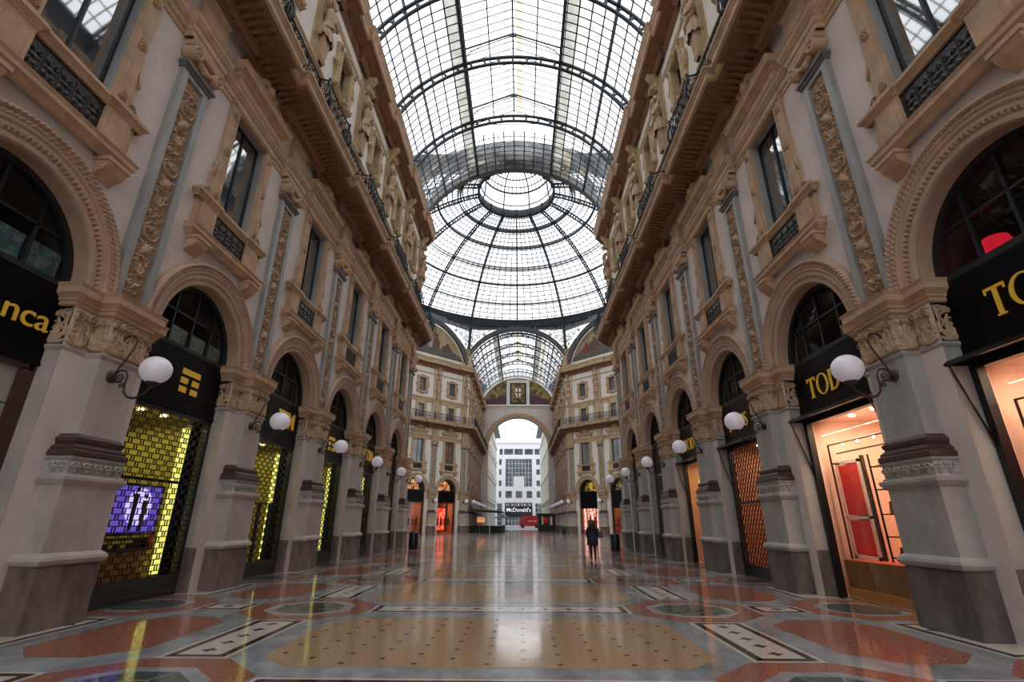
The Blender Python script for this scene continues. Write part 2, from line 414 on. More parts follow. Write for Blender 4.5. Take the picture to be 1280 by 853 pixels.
def make_window():
    t = empty('window_1', label='', kind='structure')
    # grey marble reveals
    b = MB(); W = .77
    b.box(-.40,.0,-W-.05,-W,9.2,12.36); b.box(-.40,.0,W,W+.05,9.2,12.36); b.box(-.40,0,-W-.05,W+.05,12.33,12.40)
    b.build('reveal', 'grey_marble', t)
    b = MB()
    for s in (-1,1):
        lo, hi = sorted((s*W, s*(W+.34))); b.box(0,.10,lo,hi,9.25,12.34); lo, hi = sorted((s*(W+.02), s*(W+.07))); b.box(.1,.125,lo,hi,9.27,12.3)
        # side scroll wing at the foot of the jamb
        pts = [(W+.34,9.26),(W+.72,9.26),(W+.66,9.42),(W+.46,9.5),(W+.42,9.7),(W+.47,9.95),(W+.43,10.12),(W+.36,10.22),(W+.34,10.3)]
        b.prism([(s*p[0],p[1]) for p in pts], 0,.07,'x')
        b.tube([(.08, s*(W+.34+.28*math.cos(a)*0+.10+.11*(1-a/9)*math.cos(a)), 9.42+.11*(1-a/9)*math.sin(a)) for a in [i*.4 for i in range(20)]], .022, 5)
        b.tube([(.09, s*(W+.44), 9.95), (.09, s*(W+.40),10.15), (.06, s*(W+.37),10.4)], .03, 5)
    b.box(0,.12,-W-.34,W+.34,12.34,12.6); b.sweep([(.10,-W-.34),(.10,W+.34)], [(0,12.36),(.05,12.4),(.05,12.46),(0,12.47)])
    fr = b.build('surround', 'tan', t)
    for s in (-1,1):
        for z in (12.12,10.88,9.5):
            b = MB(); rosette_mb(b, s*(W+.17), z, .10, .12 if z>10 else .10); b.build('rosette', 'tan', fr)
    b = MB()
    b.box(-.26,-.19,-W,-W+.055,9.3,12.36); b.box(-.26,-.19,W-.055,W,9.3,12.36); b.box(-.26,-.19,-W,W,12.30,12.36); b.box(-.26,-.19,-W,W,9.2,9.34)
    b.box(-.27,-.18,-.025,.025,9.2,12.3); b.build('sash', 'iron', t)
    b = MB(); b.box(-.25,-.225,-W,W,9.2,12.36); b.build('pane', 'window_glass', t)
    b = MB(); pth = [(0,-W-.78),(.06,-W-.78),(.06,-W-.02),(.02,-W-.02),(.02,W+.02),(.06,W+.02),(.06,W+.78),(0,W+.78)]
    pth = [(0,-1.52),(.10,-1.52),(.10,-.76),(.05,-.76),(.05,.76),(.10,.76),(.10,1.52),(0,1.52)]
    b.sweep(pth, [(0,9.04),(.04,9.05),(.05,9.1),(.10,9.16),(.12,9.17),(.12,9.23),(.09,9.27),(-.35,9.28)]); b.build('sill', 'tan', t)
    b = MB()
    for s in (-1,1):
        lo, hi = sorted((s*.74, s*1.30)); b.box(0,.13,lo,hi,8.2,9.06); lo, hi = sorted((s*.84, s*1.20)); b.box(.13,.15,lo,hi,8.34,8.94)
        lo, hi = sorted((s*1.3, s*1.45)); b.box(0,.07,lo,hi,8.2,9.06)
    b.box(0,.02,-.74,.74,8.2,9.06); b.build('pedestal', 'tan', t)
    b = MB(); b.relief(GRI,-.73,.73,8.33,9.04,XL(.05)); b.build('balconet_grille', 'black', t)
    b = MB(); b.sweep([(0,-1.42),(.1,-1.42),(.1,1.42),(0,1.42)], [(0,7.98),(.05,8.0),(.09,8.06),(.13,8.1),(.16,8.12),(.16,8.2),(.19,8.26),(.0,8.34)]); b.build('ledge', 'tan_deep' if False else 'tan', t)
    for s in (-1,1):
        b = MB(); lo, hi = sorted((s*.92, s*1.44))
        b.prism([(0,7.98),(.27,7.98),(.29,7.9),(.25,7.8),(.18,7.74),(.12,7.72),(.06,7.66),(0,7.6)], lo+.04, hi-.04, 'y'); b.box(0,.31,lo,hi,7.92,8.0)
        b.tube([(.14,lo+.03,7.85),(.14,hi-.03,7.85)], .085, 10); b.build('bracket', 'tan', t)
    b = MB(); b.sweep([(0,-1.2),(.16,-1.2),(.16,1.2),(0,1.2)], [(0,12.98),(.02,13.0),(.02,13.2),(.07,13.24),(.10,13.32),(.20,13.38),(.22,13.40),(.22,13.50),(.27,13.58),(.0,13.64)]); b.build('hood', 'tan', t)
    b = MB(); b.relief(CREST*1.5,-1.12,1.12,13.58,14.45,XL(.16),cut=True); b.box(0,.2,-.8,.8,13.55,13.8); b.box(0,.17,-.4,.4,13.8,14.15); b.build('crest', 'tan', t)
    return t

def herm():
    t = empty('herm_statue', label='', cat='statue')
    b = MB(); b.box(0,.12,-.34,.34,15.05,18.1); b.box(0,.14,-.30,.30,18.1,22.0); b.sweep([(0,-.34),(.14,-.34),(.14,.34),(0,.34)], [(0,17.95),(.07,18.02),(.07,18.12),(0,18.16)])
    b.box(.12,.17,-.22,.22,15.3,17.8); b.build('backing_pilaster', 'ochre', t)
    b = MB()
    def loft(secs, seg=14, x0=0):
        vs = []
        for (z,x,rx,ry) in secs:
            for k in range(seg):
                a = 2*PI*k/seg; vs.append((x+rx*math.cos(a), ry*math.sin(a), z))
        b.add(vs, [(i*seg+k,i*seg+(k+1)%seg,(i+1)*seg+(k+1)%seg,(i+1)*seg+k) for i in range(len(secs)-1) for k in range(seg)], 0, True)
    vs = []
    for z,x,hw,d in ((18.15,.14,.15,.16),(18.3,.14,.20,.22),(18.36,.14,.16,.18),(19.5,.14,.25,.26)):
        vs += [(x-.1,-hw,z),(x+d,-hw,z),(x+d,hw,z),(x-.1,hw,z)]
    b.add(vs, [(i*4+k,i*4+(k+1)%4,(i+1)*4+(k+1)%4,(i+1)*4+k) for i in range(3) for k in range(4)])
    for k in range(-2,3): b.tube([(.30,k*.062,18.4),(.41,k*.09,19.45)], .022, 5)
    # draped skirt with folds
    vs = []; seg = 40; rows = [(19.30,.40),(19.42,.44),(19.62,.40),(19.85,.35),(20.05,.30),(20.15,.27)]
    for j,(z,rr) in enumerate(rows):
        for k in range(seg):
            a = 2*PI*k/seg; f = 1+(.11 if j < 4 else .04)*math.sin(9*a+j*.5); vs.append((.28+rr*.62*f*math.cos(a), rr*f*math.sin(a), z+.06*math.sin(4*a)*(j<2)))
    b.add(vs, [(i*seg+k,i*seg+(k+1)%seg,(i+1)*seg+(k+1)%seg,(i+1)*seg+k) for i in range(len(rows)-1) for k in range(seg)], 0, True)
    b.tube([(.42,-.32,19.75),(.55,-.1,19.95),(.5,.15,20.1),(.34,.33,20.25)], .06, 7)
    loft([(20.0,.30,.17,.26),(20.2,.32,.17,.25),(20.42,.35,.20,.29),(20.62,.36,.21,.33),(20.78,.35,.18,.34),(20.88,.33,.13,.26),(20.95,.34,.09,.12),(21.08,.36,.08,.10)])
    b.ball((.42,0,21.26), .155, 12, 9, sc3=(1,.85,1.2)); b.ball((.55,0,21.24), .03, 6, 5); b.ball((.49,0,21.08),.09,8,6,sc3=(1,.8,1.3))
    for q in range(9): b.ball((.34+.05*math.sin(q*2.1), .17*math.cos(PI*q/8), 21.30+.13*math.sin(PI*q/8)), .075, 7, 5)
    for s in (-1,1):
        (b.tube([(.34,s*.31,20.78),(.40,s*.42,20.48),(.52,s*.36,20.25),(.60,s*.08,20.42)], [.10,.09,.075,.05], 8) if s > 0 else b.tube([(.34,s*.31,20.80),(.42,s*.46,20.95),(.40,s*.44,21.35),(.34,s*.22,21.62)], [.10,.09,.075,.055], 8))
        b.ball((.47,s*.14,20.62), .12, 9, 6, sc3=(.7,1,.8))
    b.build('figure', 'relief', t)
    b = MB(); b.prism([(0,21.85),(.30,21.9),(.42,22.0),(.36,22.15),(.22,22.2),(.26,22.5),(.5,22.75),(.62,22.95),(0,22.95)], -.17,.17,'y')
    for s in (-1,1): b.lathe([(0,-.21),(.14,-.21),(.16,0),(.14,.21),(0,.21)], (.40,0,22.02), 14, axis='y')
    b.build('console', 'ochre', t)
    return t

def cart_field():
    f = HF(2.4,3.2,.02); cx, cz = 1.2, 1.6
    # rectangular inner frame and scrolling outer cartouche
    for (a,b_) in (((cx-.66,cz-1.06),(cx+.66,cz-1.06)),((cx-.66,cz+1.06),(cx+.66,cz+1.06)),((cx-.66,cz-1.06),(cx-.66,cz+1.06)),((cx+.66,cz-1.06),(cx+.66,cz+1.06))): f.line(a,b_,.09,.09,.13)
    for s in (-1,1):
        for w in (-1,1):
            f.line((cx+s*.30,cz+w*1.28),(cx+s*.92,cz+w*1.12),.10,.09,.11,.11,-.12*s*w); f.line((cx+s*.92,cz+w*1.12),(cx+s*.86,cz+w*.55),.09,.08,.11,.1,.0)
            f.spiral((cx+s*.84,cz+w*1.06),.14,1.2,0,s*w,.05,.14); f.line((cx+s*.78,cz+w*.95),(cx+s*.78,cz+w*.2),.11,.11,.07)
        f.line((cx+s*.86,cz+.55),(cx+s*1.06,cz),.09,.09,.1,.12,.1); f.line((cx+s*.86,cz-.55),(cx+s*1.06,cz),.09,.09,.1,.12,-.1); f.rosette((cx+s*1.02,cz),.13,.14,5)
    for w in (-1,1): f.line((cx-.7,cz+w*1.18),(cx+.7,cz+w*1.18),.11,.11,.08); f.leaf((cx,cz+w*1.15),w*PI/2,.34,.14,5,2.0); f.stamp(cx,cz+w*1.25,.16,.18)
    H = f.H; H[(np.abs(f.U-cx)<.57)&(np.abs(f.W-cz)<.97)] = 0
    return H
CART = cart_field()
def make_attic_window():
    t = empty('window_2', label='', kind='structure')
    b = MB(); b.relief(CART,-1.2,1.2,18.5,21.7,lambda u,w,h: (.0+h*1.7,u,w),cut=True); b.prism([(-.72,18.75),(-.3,18.55),(.3,18.55),(.72,18.75),(.9,18.95),(.86,19.5),(1.06,20.1),(.86,20.7),(.9,21.2),(.72,21.4),(.3,21.62),(0,21.75),(-.3,21.62),(-.72,21.4),(-.9,21.2),(-.86,20.7),(-1.06,20.1),(-.86,19.5),(-.9,18.95)][::1],0,.001,'x') if False else None; b.build('cartouche', 'ochre', t)
    b = MB()
    for s in (-1,1): lo,hi = sorted((s*.55,s*.60)); b.box(-.3,.14,lo,hi,19.1,21.1)
    b.box(-.3,.14,-.62,.62,21.05,21.12); b.box(-.3,.14,-.62,.62,19.08,19.15); b.build('reveal', 'ochre', t)
    b = MB(); b.box(-.26,-.2,-.55,-.49,19.15,21.05); b.box(-.26,-.2,.49,.55,19.15,21.05); b.box(-.26,-.2,-.55,.55,20.98,21.05); b.box(-.26,-.2,-.03,.03,19.15,21.05); b.box(-.26,-.2,-.55,.55,20.4,20.45); b.build('sash', 'dark_wood', t)
    b = MB(); b.box(-.27,-.24,-.55,.55,19.15,21.05); b.build('pane', 'attic_glass', t)
    return t
def make_gallery_window():
    t = empty('window_3', label='', kind='structure')
    b = MB()
    for s in (-1,1): lo,hi = sorted((s*.5,s*.68)); b.box(-.25,.06,lo,hi,15.3,17.4)
    b.box(-.25,.06,-.68,.68,17.3,17.5); b.build('surround', 'ochre', t)
    b = MB(); b.box(-.22,-.16,-.5,-.43,15.4,17.3); b.box(-.22,-.16,.43,.5,15.4,17.3); b.box(-.22,-.16,-.035,.035,15.4,17.3); b.box(-.22,-.16,-.5,.5,17.2,17.3); b.build('sash', 'dark_wood', t)
    b = MB(); b.box(-.23,-.2,-.5,.5,15.4,17.3); b.build('pane', 'attic_glass', t)
    return t
pmat('curtained_glass', (.26,.28,.30), .12, spec=.8, coat=.5, var=.35, vscale=3, stretch=(1,5,.4)); pmat('lit_glass', (.30,.17,.12), .12, spec=.8, coat=.5, var=.5, vscale=2)
pmat('attic_glass', (.13,.15,.16), .12, spec=.9, coat=.5)

def make_lamp():
    t = empty('wall_lamp', label='', cat='lamp')
    b = MB(); b.lathe([(0,.07),(.05,.07),(.07,.045),(.11,.03),(.115,0)], (.30,0,4.13), 16, axis='x'); b.build('mount', 'iron_lamp', t)
    b = MB()
    def spiral(c, r, turns, a0, sgn, r1=.2):
        n = int(turns*16); return [(c[0]+r*(1-(1-r1)*i/n)*math.cos(a0+sgn*2*PI*turns*i/n),0,c[1]+r*(1-(1-r1)*i/n)*math.sin(a0+sgn*2*PI*turns*i/n)) for i in range(n+1)]
    b.tube([(.34,0,4.13),(.40,0,4.30),(.50,0,4.50),(.58,0,4.68),(.61,0,4.83),(.56,0,4.93),(.45,0,4.95),(.36,0,4.90),(.34,0,4.83)], .016, 6)
    b.tube([(.34,0,4.10),(.38,0,4.20),(.46,0,4.26),(.56,0,4.24),(.61,0,4.14),(.60,0,3.98),(.62,0,3.84),(.70,0,3.75),(.82,0,3.72),(.94,0,3.76),(1.04,0,3.85),(1.09,0,3.93)], [.018]*6+[.022]*6, 7)
    b.tube(spiral((.47,4.12),.085,1.6,PI,1), .013, 5); b.tube(spiral((.53,3.97),.055,1.4,PI/2,-1), .012, 5)
    b.tube([(.34,0,4.06),(.40,0,4.02),(.48,0,4.03),(.54,0,4.03)], .014, 5); b.build('bracket', 'iron_lamp', t)
    b = MB(); b.lathe([(.02,-.10),(.03,-.07),(.05,-.05),(.055,-.03),(.11,.0),(.12,.02),(.0,.02)], (1.11,0,4.0), 14); b.build('cup', 'iron_lamp', t)
    b = MB(); b.ball((1.11,0,4.26), .265, 24, 16, sc3=(1,1,.97)); b.build('globe', 'globe', t)
    return t
pmat('globe', (.80,.78,.86), .25, spec=.6, emit=(.80,.78,.9), estr=.10)

def railing_unit(b, P0, P1, z0, z1):
    """ornate iron balustrade between two plan points"""
    d = Vector((P1[0]-P0[0],P1[1]-P0[1])); L = d.length; d.normalize(); n = max(1,round(L/.30))
    def pt(s,z): return (P0[0]+d.x*s, P0[1]+d.y*s, z)
    for z,r in ((z0+.06,.02),(z1-.16,.014),(z1,.035)): b.tube([pt(0,z),pt(L,z)], r, 5)
    for i in range(n):
        s = L*i/n; m = L*(i+.5)/n; w = L/n; zc = (z0+z1-.1)/2
        b.tube([pt(s,z0),pt(s,z1)], .016, 4)
        b.tube([pt(m+.11*math.cos(k*PI/4),zc+.13*math.sin(k*PI/4)) for k in range(8)], .018, 4, closed=True)
        for q in (-1,1):
            b.tube([pt(m+q*.12,z0+.08),pt(m+q*.03,z0+.2),pt(m+q*.10,zc-.1)], .016, 4); b.tube([pt(m+q*.12,z1-.18),pt(m+q*.03,z1-.28),pt(m+q*.10,zc+.1)], .016, 4)
        b.tube([pt(m+.05*math.cos(k*PI/3),zc+.05*math.sin(k*PI/3)) for k in range(6)], .018, 4, closed=True)
        b.tube([pt(m+.05*math.cos(k*PI/3),z1-.08+.045*math.sin(k*PI/3)) for k in range(6)], .012, 4, closed=True)
def make_railing():
    t = empty('balcony_railing', label='', cat='railing'); x0, x1 = 1.0, 1.26
    b = MB(); railing_unit(b, (x0,1.2),(x0,3.8),15.05,16.0); b.build('straight_panel', 'iron', t)
    b = MB()
    # bowed panel over the pilaster projection
    pts = [(x0,-1.2),(x1,-1.12),(x1+.05,-.9),(x1+.02,-.5),(x1+.02,.5),(x1+.05,.9),(x1,1.12),(x0,1.2)]
    for a,c in zip(pts,pts[1:]): railing_unit(b, a, c, 15.05, 16.0)
    for s in (-1,1): b.tube([(x1+.04,s*1.05,15.05),(x1+.16,s*1.05,15.25),(x1+.14,s*1.05,15.6),(x1+.03,s*1.05,15.9),(x1+.04,s*1.05,16.08)], .045, 6); b.ball((x1+.04,s*1.05,16.12),.06,8,6)
    b.build('bowed_panel', 'iron', t)
    return t

# ---- shopfronts
def fan_frame(b, x=-.34, full=True):
    # arc frame, transom and mullions
    for r0,r1,xa,xb in ((1.42,1.56,x-.06,x+.10),(1.50,1.56,x+.1,-.02)):
        pass
    n = 28; r0, r1 = 1.43, 1.555
    for xa,xb,ra,rb in ((x-.06,x+.08,r0,r1),):
        vs = []
        for i in range(n+1):
            a = PI*i/n
            for (xx,rr) in ((xa,ra),(xb,ra),(xb,rb),(xa,rb)): vs.append((xx,rr*math.cos(a),SP+rr*math.sin(a)))
        b.add(vs, [(i*4+k,i*4+(k+1)%4,(i+1)*4+(k+1)%4,(i+1)*4+k) for i in range(n) for k in range(4)])
    for y in (-.72,0,.72):
        h = math.sqrt(r0*r0-y*y); b.box(x-.03,x+.04,y-.028,y+.028,SP-.05,SP+h+.02)
    b.box(x-.03,x+.04,-1.22,1.22,SP+.72,SP+.765)
    b.box(x-.04,x+.06,-1.55,1.55,SP-.12,SP)
def half_disc(b, x, r, z0, mi=0, n=24):
    vs = [(x,r*math.cos(PI*i/n),z0+r*math.sin(PI*i/n)) for i in range(n+1)]
    b.add(vs, [tuple(range(n+1))], mi)
def room(b, x0, x1, y, z0, z1, mi=0, front=False, back=None):
    """inside of a box open towards +x; x1 is the back"""
    vs = [(xx,yy,zz) for xx in (x0,x1) for yy in (-y,y) for zz in (z0,z1)]
    b.add(vs, [(4,5,7,6)], mi if back is None else back); b.add(vs, [(0,4,6,2)], mi); b.add(vs,[(1,3,7,5)], mi); b.add(vs, [(0,1,5,4)], mi); b.add(vs, [(2,6,7,3)], mi)
def brick_grille(b, x, y0, y1, z0, z1):
    h = .118; n = int(round((z1-z0)/h)); h = (z1-z0)/n; W = .34
    for i in range(n+1): z = z0+i*h; b.box(x-.010,x+.010,y0,y1,z-.009,z+.009)
    for i in range(n):
        y = y0+(.0 if i%2 else W*.55)
        while y < y1:
            b.box(x-.010,x+.010,y-.008,y+.008,z0+i*h,z0+i*h+h)
            if y+.075 < y1: b.box(x-.010,x+.010,y+.070,y+.086,z0+i*h,z0+i*h+h)
            y += W
def lattice_grille(b, x, y0, y1, z0, z1):
    p = .20; q = .28
    n = int((y1-y0+ (z1-z0)*p/q)/p)+2
    for s in (-1,1):
        for i in range(n):
            # line: y = c + s*p/q*(z-z0)
            c = (y0-(z1-z0)*p/q+i*p) if s>0 else (y0+i*p)
            za, zb = z0, z1; ya, yb = c, c+s*p/q*(z1-z0)
            def clip(ya,za,yb,zb):
                if ya>yb: ya,za,yb,zb = yb,zb,ya,za
                if yb<=y0 or ya>=y1: return None
                if ya<y0: t=(y0-ya)/(yb-ya); za+=t*(zb-za); ya=y0
                if yb>y1: t=(y1-ya)/(yb-ya); zb=za+t*(zb-za); yb=y1
                return ya,za,yb,zb
            r = clip(ya,za,yb,zb)
            if r: b.tube([(x+.006*s,r[0],r[1]),(x+.006*s,r[2],r[3])], .017, 4, smooth=False)

def text_obj(txt, size, mat, parent, loc, rot, extrude=.012, name='lettering', xs=1.0, offset=0.0):
    cu = bpy.data.curves.new(name, 'FONT'); cu.body = txt; cu.size = size; cu.extrude = extrude; cu.align_x = 'CENTER'; cu.align_y = 'CENTER'; cu.offset = offset
    tmp = bpy.data.objects.new('tmp_text', cu); COL.objects.link(tmp)
    me = bpy.data.meshes.new_from_object(tmp.evaluated_get(bpy.context.evaluated_depsgraph_get())); bpy.data.objects.remove(tmp); me.name = name
    me.materials.clear(); me.materials.append(MATS[mat]); o = bpy.data.objects.new(name, me); COL.objects.link(o); o.parent = parent; o.location = loc; o.rotation_euler = rot; o.scale = (xs,1,1)
    return o
def tods(b, x, h, sgn=1):
    """serif capitals T O D ' S laid out along local y; sgn=-1 reverses the reading direction"""
    x0, x1 = x, x+.025; pos = 0
    def bar(u0,u1,w0,w1): u0,u1 = sorted((sgn*u0,sgn*u1)); b.box(x0,x1,u0,u1,w0,w1)
    def ring(cu,cw,ru,rw,tu,tw,a0,a1,n=26):
        vs = []
        for i in range(n+1):
            a = a0+(a1-a0)*i/n; ca,sa = math.cos(a),math.sin(a)
            for xx in (x0,x1):
                vs.append((xx,sgn*(cu+(ru)*ca),cw+rw*sa)); vs.append((xx,sgn*(cu+(ru-tu)*ca),cw+(rw-tw)*sa))
        b.add(vs,[q for i in range(n) for q in ((i*4,i*4+1,i*4+5,i*4+4),(i*4+2,i*4+3,i*4+7,i*4+6),(i*4,i*4+2,i*4+6,i*4+4),(i*4+1,i*4+3,i*4+7,i*4+5))])
    H = h
    # widths in units of H
    L = -1.62*H
    bar(L,L+.70*H,.91*H,H); bar(L,L+.05*H,.80*H,H); bar(L+.65*H,L+.70*H,.80*H,H); bar(L+.28*H,L+.42*H,0,H); bar(L+.20*H,L+.50*H,0,.05*H)
    L += .78*H; ring(L+.46*H,.5*H,.46*H,.52*H,.13*H,.05*H,0,2*PI)
    L += 1.02*H; bar(L+.05*H,L+.19*H,0,H); bar(L,L+.3*H,0,.05*H); bar(L,L+.3*H,.95*H,H); ring(L+.25*H,.5*H,.48*H,.5*H,.13*H,.05*H,-PI/2,PI/2)
    L += .86*H; bar(L,L+.09*H,.72*H,H)
    L += .16*H
    pts = [(.46,.80),(.44,.93),(.28,.985),(.13,.90),(.10,.74),(.20,.60),(.36,.48),(.47,.34),(.44,.14),(.28,.02),(.10,.07),(.06,.22)]
    b.tube([(x0+.012,sgn*(L+u*H),w*H) for u,w in pts], [.03*H,.04*H,.04*H,.05*H,.06*H,.065*H,.07*H,.065*H,.06*H,.045*H,.04*H,.03*H], 6)

# ------------------------------------------------------------------ placement tables
WX = 7.5
PY = [8.75+5*k for k in range(6)]          # pilasters of the near arm
BY = [6.25+5*k for k in range(6)]          # bays of the near arm
YN, YF, YC = 34.8, 73.6, 54.2              # near corner, far corner, centre of the octagon
FPY = [74.45+5*k for k in range(6)]; FBY = [76.95+5*k for k in range(5)]
YE = 100.2
S2 = math.sqrt(.5)
LD = (YF-YN-2*WX)/2*math.sqrt(2)           # length of a diagonal wall
DBT = [3.3,8.6,13.9]; DPT = [.65,5.95,11.25,16.55]
ORD = ['first','second','third','fourth','fifth','sixth','seventh','eighth']
def L_near(y): return (-WX,y,0), 0.0
def R_near(y): return (WX,y,0), PI
def L_diag(t): return (-WX-t*S2, YF-t*S2, 0), -PI/4
def R_diag(t): return (WX+t*S2, YF-t*S2, 0), -3*PI/4

def wall_mesh(name, bays, y0, y1, loc, rz, gal=False):
    b = MB(); bays = sorted(bays)
    def cell(ya,yb,za,zb):
        if yb-ya < 1e-4: return
        m = 0 if za < 13.9 else 1
        b.add([(0,ya,za),(0,yb,za),(0,yb,zb),(0,ya,zb)], [(0,1,2,3)], m)
    zs = [7.3,9.25,12.35,15.4,17.3,19.15,21.05,24.86 if 'diag' in name else 26.3]
    spans = []; cur = y0
    for c in bays:
        h = 2.5
        if c-h > cur+1e-4: spans.append((cur,c-h,None))
        spans.append((max(cur,c-h),c+h,c)); cur = c+h
    if cur < y1-1e-4: spans.append((cur,y1,None))
    for a,e,c in spans:
        if c is None:
            for za,zb in zip([0]+zs[:-1],zs): cell(a,e,za,zb)
            continue
        e = min(e,y1)
        cell(a,c-RA,0,7.3); cell(c+RA,e,0,7.3)
        n = 24; pts = [(c-RA*math.cos(PI*i/n), SP+RA*math.sin(PI*i/n)) for i in range(n+1)]
        for p,q in zip(pts,pts[1:]): b.add([(0,p[0],p[1]),(0,q[0],q[1]),(0,q[0],7.3),(0,p[0],7.3)], [(0,1,2,3)], 0)
        # reveal
        prof = [(c-RA,0)]+pts+[(c+RA,0)]
        b.add([(xx,p[0],p[1]) for p in prof for xx in (0,-.5)], [(2*i,2*i+1,2*i+3,2*i+2) for i in range(len(prof)-1)], 2)
        cols = [a,c-.77,c-.55,c-.5,c+.5,c+.55,c+.77,e]
        for za,zb in zip(zs,zs[1:]):
            for ya,yb in zip(cols,cols[1:]):
                m = (ya+yb)/2-c
                if za==9.25 and abs(m)<.77: continue
                if gal and za==15.4 and abs(m)<.5: continue
                if za==19.15 and abs(m)<.55: continue
                cell(ya,yb,za,zb)
    o = b.build(name, ['plaster' if 'diag' not in name else 'plaster_white','plaster_white','rose'], recalc=False); o.location = loc; o.rotation_euler = (0,0,rz)
    return tag(o, kind='structure')

TRIM = [0]
def trim(b, mats, loc, rz, label=None):
    if label and 'octagon' in label: mats = ['ochre' if m=='tan' else m for m in ([mats] if isinstance(mats,str) else mats)]
    TRIM[0] += 1; o = b.build('trim_%d'%TRIM[0], mats); o.location = loc; o.rotation_euler = (0,0,rz); tag(o, kind='structure')
    if label: o['label'] = label
    return o
def stepped(pil, y0, y1, hw, xo):
    """plan path that steps out by xo within +-hw of each pilaster"""
    p = []
    pil = sorted(pil); cur = y0; first = True
    for c in pil:
        a, e = max(y0,c-hw), min(y1,c+hw)
        if a > cur+1e-4 or not p:
            if a > y0+1e-4: 
                if not p: p.append((0,y0))
                p.append((0,a)); p.append((xo,a))
            else: p.append((xo,y0))
        p.append((xo,e))
        if e < y1-1e-4: p.append((0,e))
    if p[-1][1] < y1-1e-4: p.append((p[-1][0],y1))
    # merge doubled
    q = []
    for a in p:
        if not q or (abs(a[0]-q[-1][0])+abs(a[1]-q[-1][1])) > 1e-4: q.append(a)
    return q
def cornices(pil, bays, y0, y1, loc, rz, side):
    b = MB(); b.sweep(stepped(pil,y0,y1,.60,.2), [(.0,12.36),(.03,12.37),(.03,12.52),(.055,12.53),(.055,12.7),(.08,12.72),(.13,12.82),(.15,12.86),(.15,12.94),(.17,12.98),(0,13.0)]); trim(b,'tan',loc,rz,'tan architrave moulding running along the '+side+', stepping out over every pilaster')
    pth = stepped(pil,y0,y1,1.28,.26)
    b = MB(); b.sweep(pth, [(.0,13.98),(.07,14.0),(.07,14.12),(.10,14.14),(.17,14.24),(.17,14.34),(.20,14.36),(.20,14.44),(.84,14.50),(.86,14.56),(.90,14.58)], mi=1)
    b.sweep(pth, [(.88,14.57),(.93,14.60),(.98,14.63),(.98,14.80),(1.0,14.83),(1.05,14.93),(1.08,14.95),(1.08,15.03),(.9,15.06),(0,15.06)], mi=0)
    # modillions and coffers under the soffit
    def segs(hw,xo):
        out = []; y = y0+.1
        while y < y1-.1:
            near = any(abs(y-c) < hw for c in pil); out.append((y,xo if near else 0)); y += .235
        return out
    for y,x in segs(1.26,.26):
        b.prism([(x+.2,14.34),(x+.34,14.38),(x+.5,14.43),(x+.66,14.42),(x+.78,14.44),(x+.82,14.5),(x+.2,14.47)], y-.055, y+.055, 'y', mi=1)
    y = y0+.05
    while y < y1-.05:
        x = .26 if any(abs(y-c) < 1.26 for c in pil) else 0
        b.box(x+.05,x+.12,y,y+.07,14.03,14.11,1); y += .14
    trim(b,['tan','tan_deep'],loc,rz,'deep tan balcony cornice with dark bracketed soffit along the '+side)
    pth = stepped(pil,y0,y1,1.25,.16)
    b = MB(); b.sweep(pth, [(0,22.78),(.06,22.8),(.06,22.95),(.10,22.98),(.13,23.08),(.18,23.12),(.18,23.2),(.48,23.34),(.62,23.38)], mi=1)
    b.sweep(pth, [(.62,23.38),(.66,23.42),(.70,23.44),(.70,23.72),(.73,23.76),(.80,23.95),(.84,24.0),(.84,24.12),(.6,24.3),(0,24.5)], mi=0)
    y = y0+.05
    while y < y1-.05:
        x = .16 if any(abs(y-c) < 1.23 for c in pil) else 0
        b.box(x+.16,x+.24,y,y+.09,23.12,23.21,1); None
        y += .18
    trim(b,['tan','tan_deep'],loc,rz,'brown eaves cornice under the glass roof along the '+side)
    b = MB(); b.sweep([(0,y0),(0,y1)], [(0,18.05),(.05,18.08),(.08,18.16),(.12,18.2),(.12,18.28),(0,18.34)]); b.sweep([(0,y0),(0,y1)], [(0,21.86),(.05,21.88),(.05,21.96),(.08,22.0),(.08,22.06),(0,22.1)])
    b.sweep([(0,y0),(0,y1)], [(0,15.06),(.03,15.08),(.03,15.2),(0,15.24)])
    cuts = sorted(bays)
    for c in cuts:                                   # ochre fields framing the white panels of the attic storey
        for s in (-1,1):
            lo,hi = sorted((c+s*1.95,c+s*2.2)); b.box(0,.03,lo,hi,18.3,22.78)
            lo,hi = sorted((c+s*.68,c+s*.95)); b.box(0,.03,lo,hi,15.2,18.08); lo,hi = sorted((c+s*1.75,c+s*2.2)); b.box(0,.03,lo,hi,15.2,18.08)
        b.box(0,.03,c-2.2,c+2.2,17.55,18.08); b.box(0,.03,c-2.2,c+2.2,18.3,18.42)
    trim(b,'ochre',loc,rz,'ochre string courses and panel frames of the attic storey along the '+side)
    if 'octagon' in side: return
    b = MB(); b.box(-.4,.12,y0,y1,24.4,26.3); b.box(-.4,.2,y0,y1,26.15,26.35); trim(b,'iron_roof',loc,rz,'dark iron gutter plate at the foot of the glass roof along the '+side)

# walls ---------------------------------------------------------------
wall_mesh('wall_left', BY, -14, YN, (-WX,0,0), 0)
wall_mesh('wall_right', [-y for y in BY], -YN, 14, (WX,0,0), PI)
wall_mesh('wall_far_left', FBY, YF, YE, (-WX,0,0), 0)
wall_mesh('wall_far_right', [-y for y in FBY], -YE, -YF, (WX,0,0), PI)
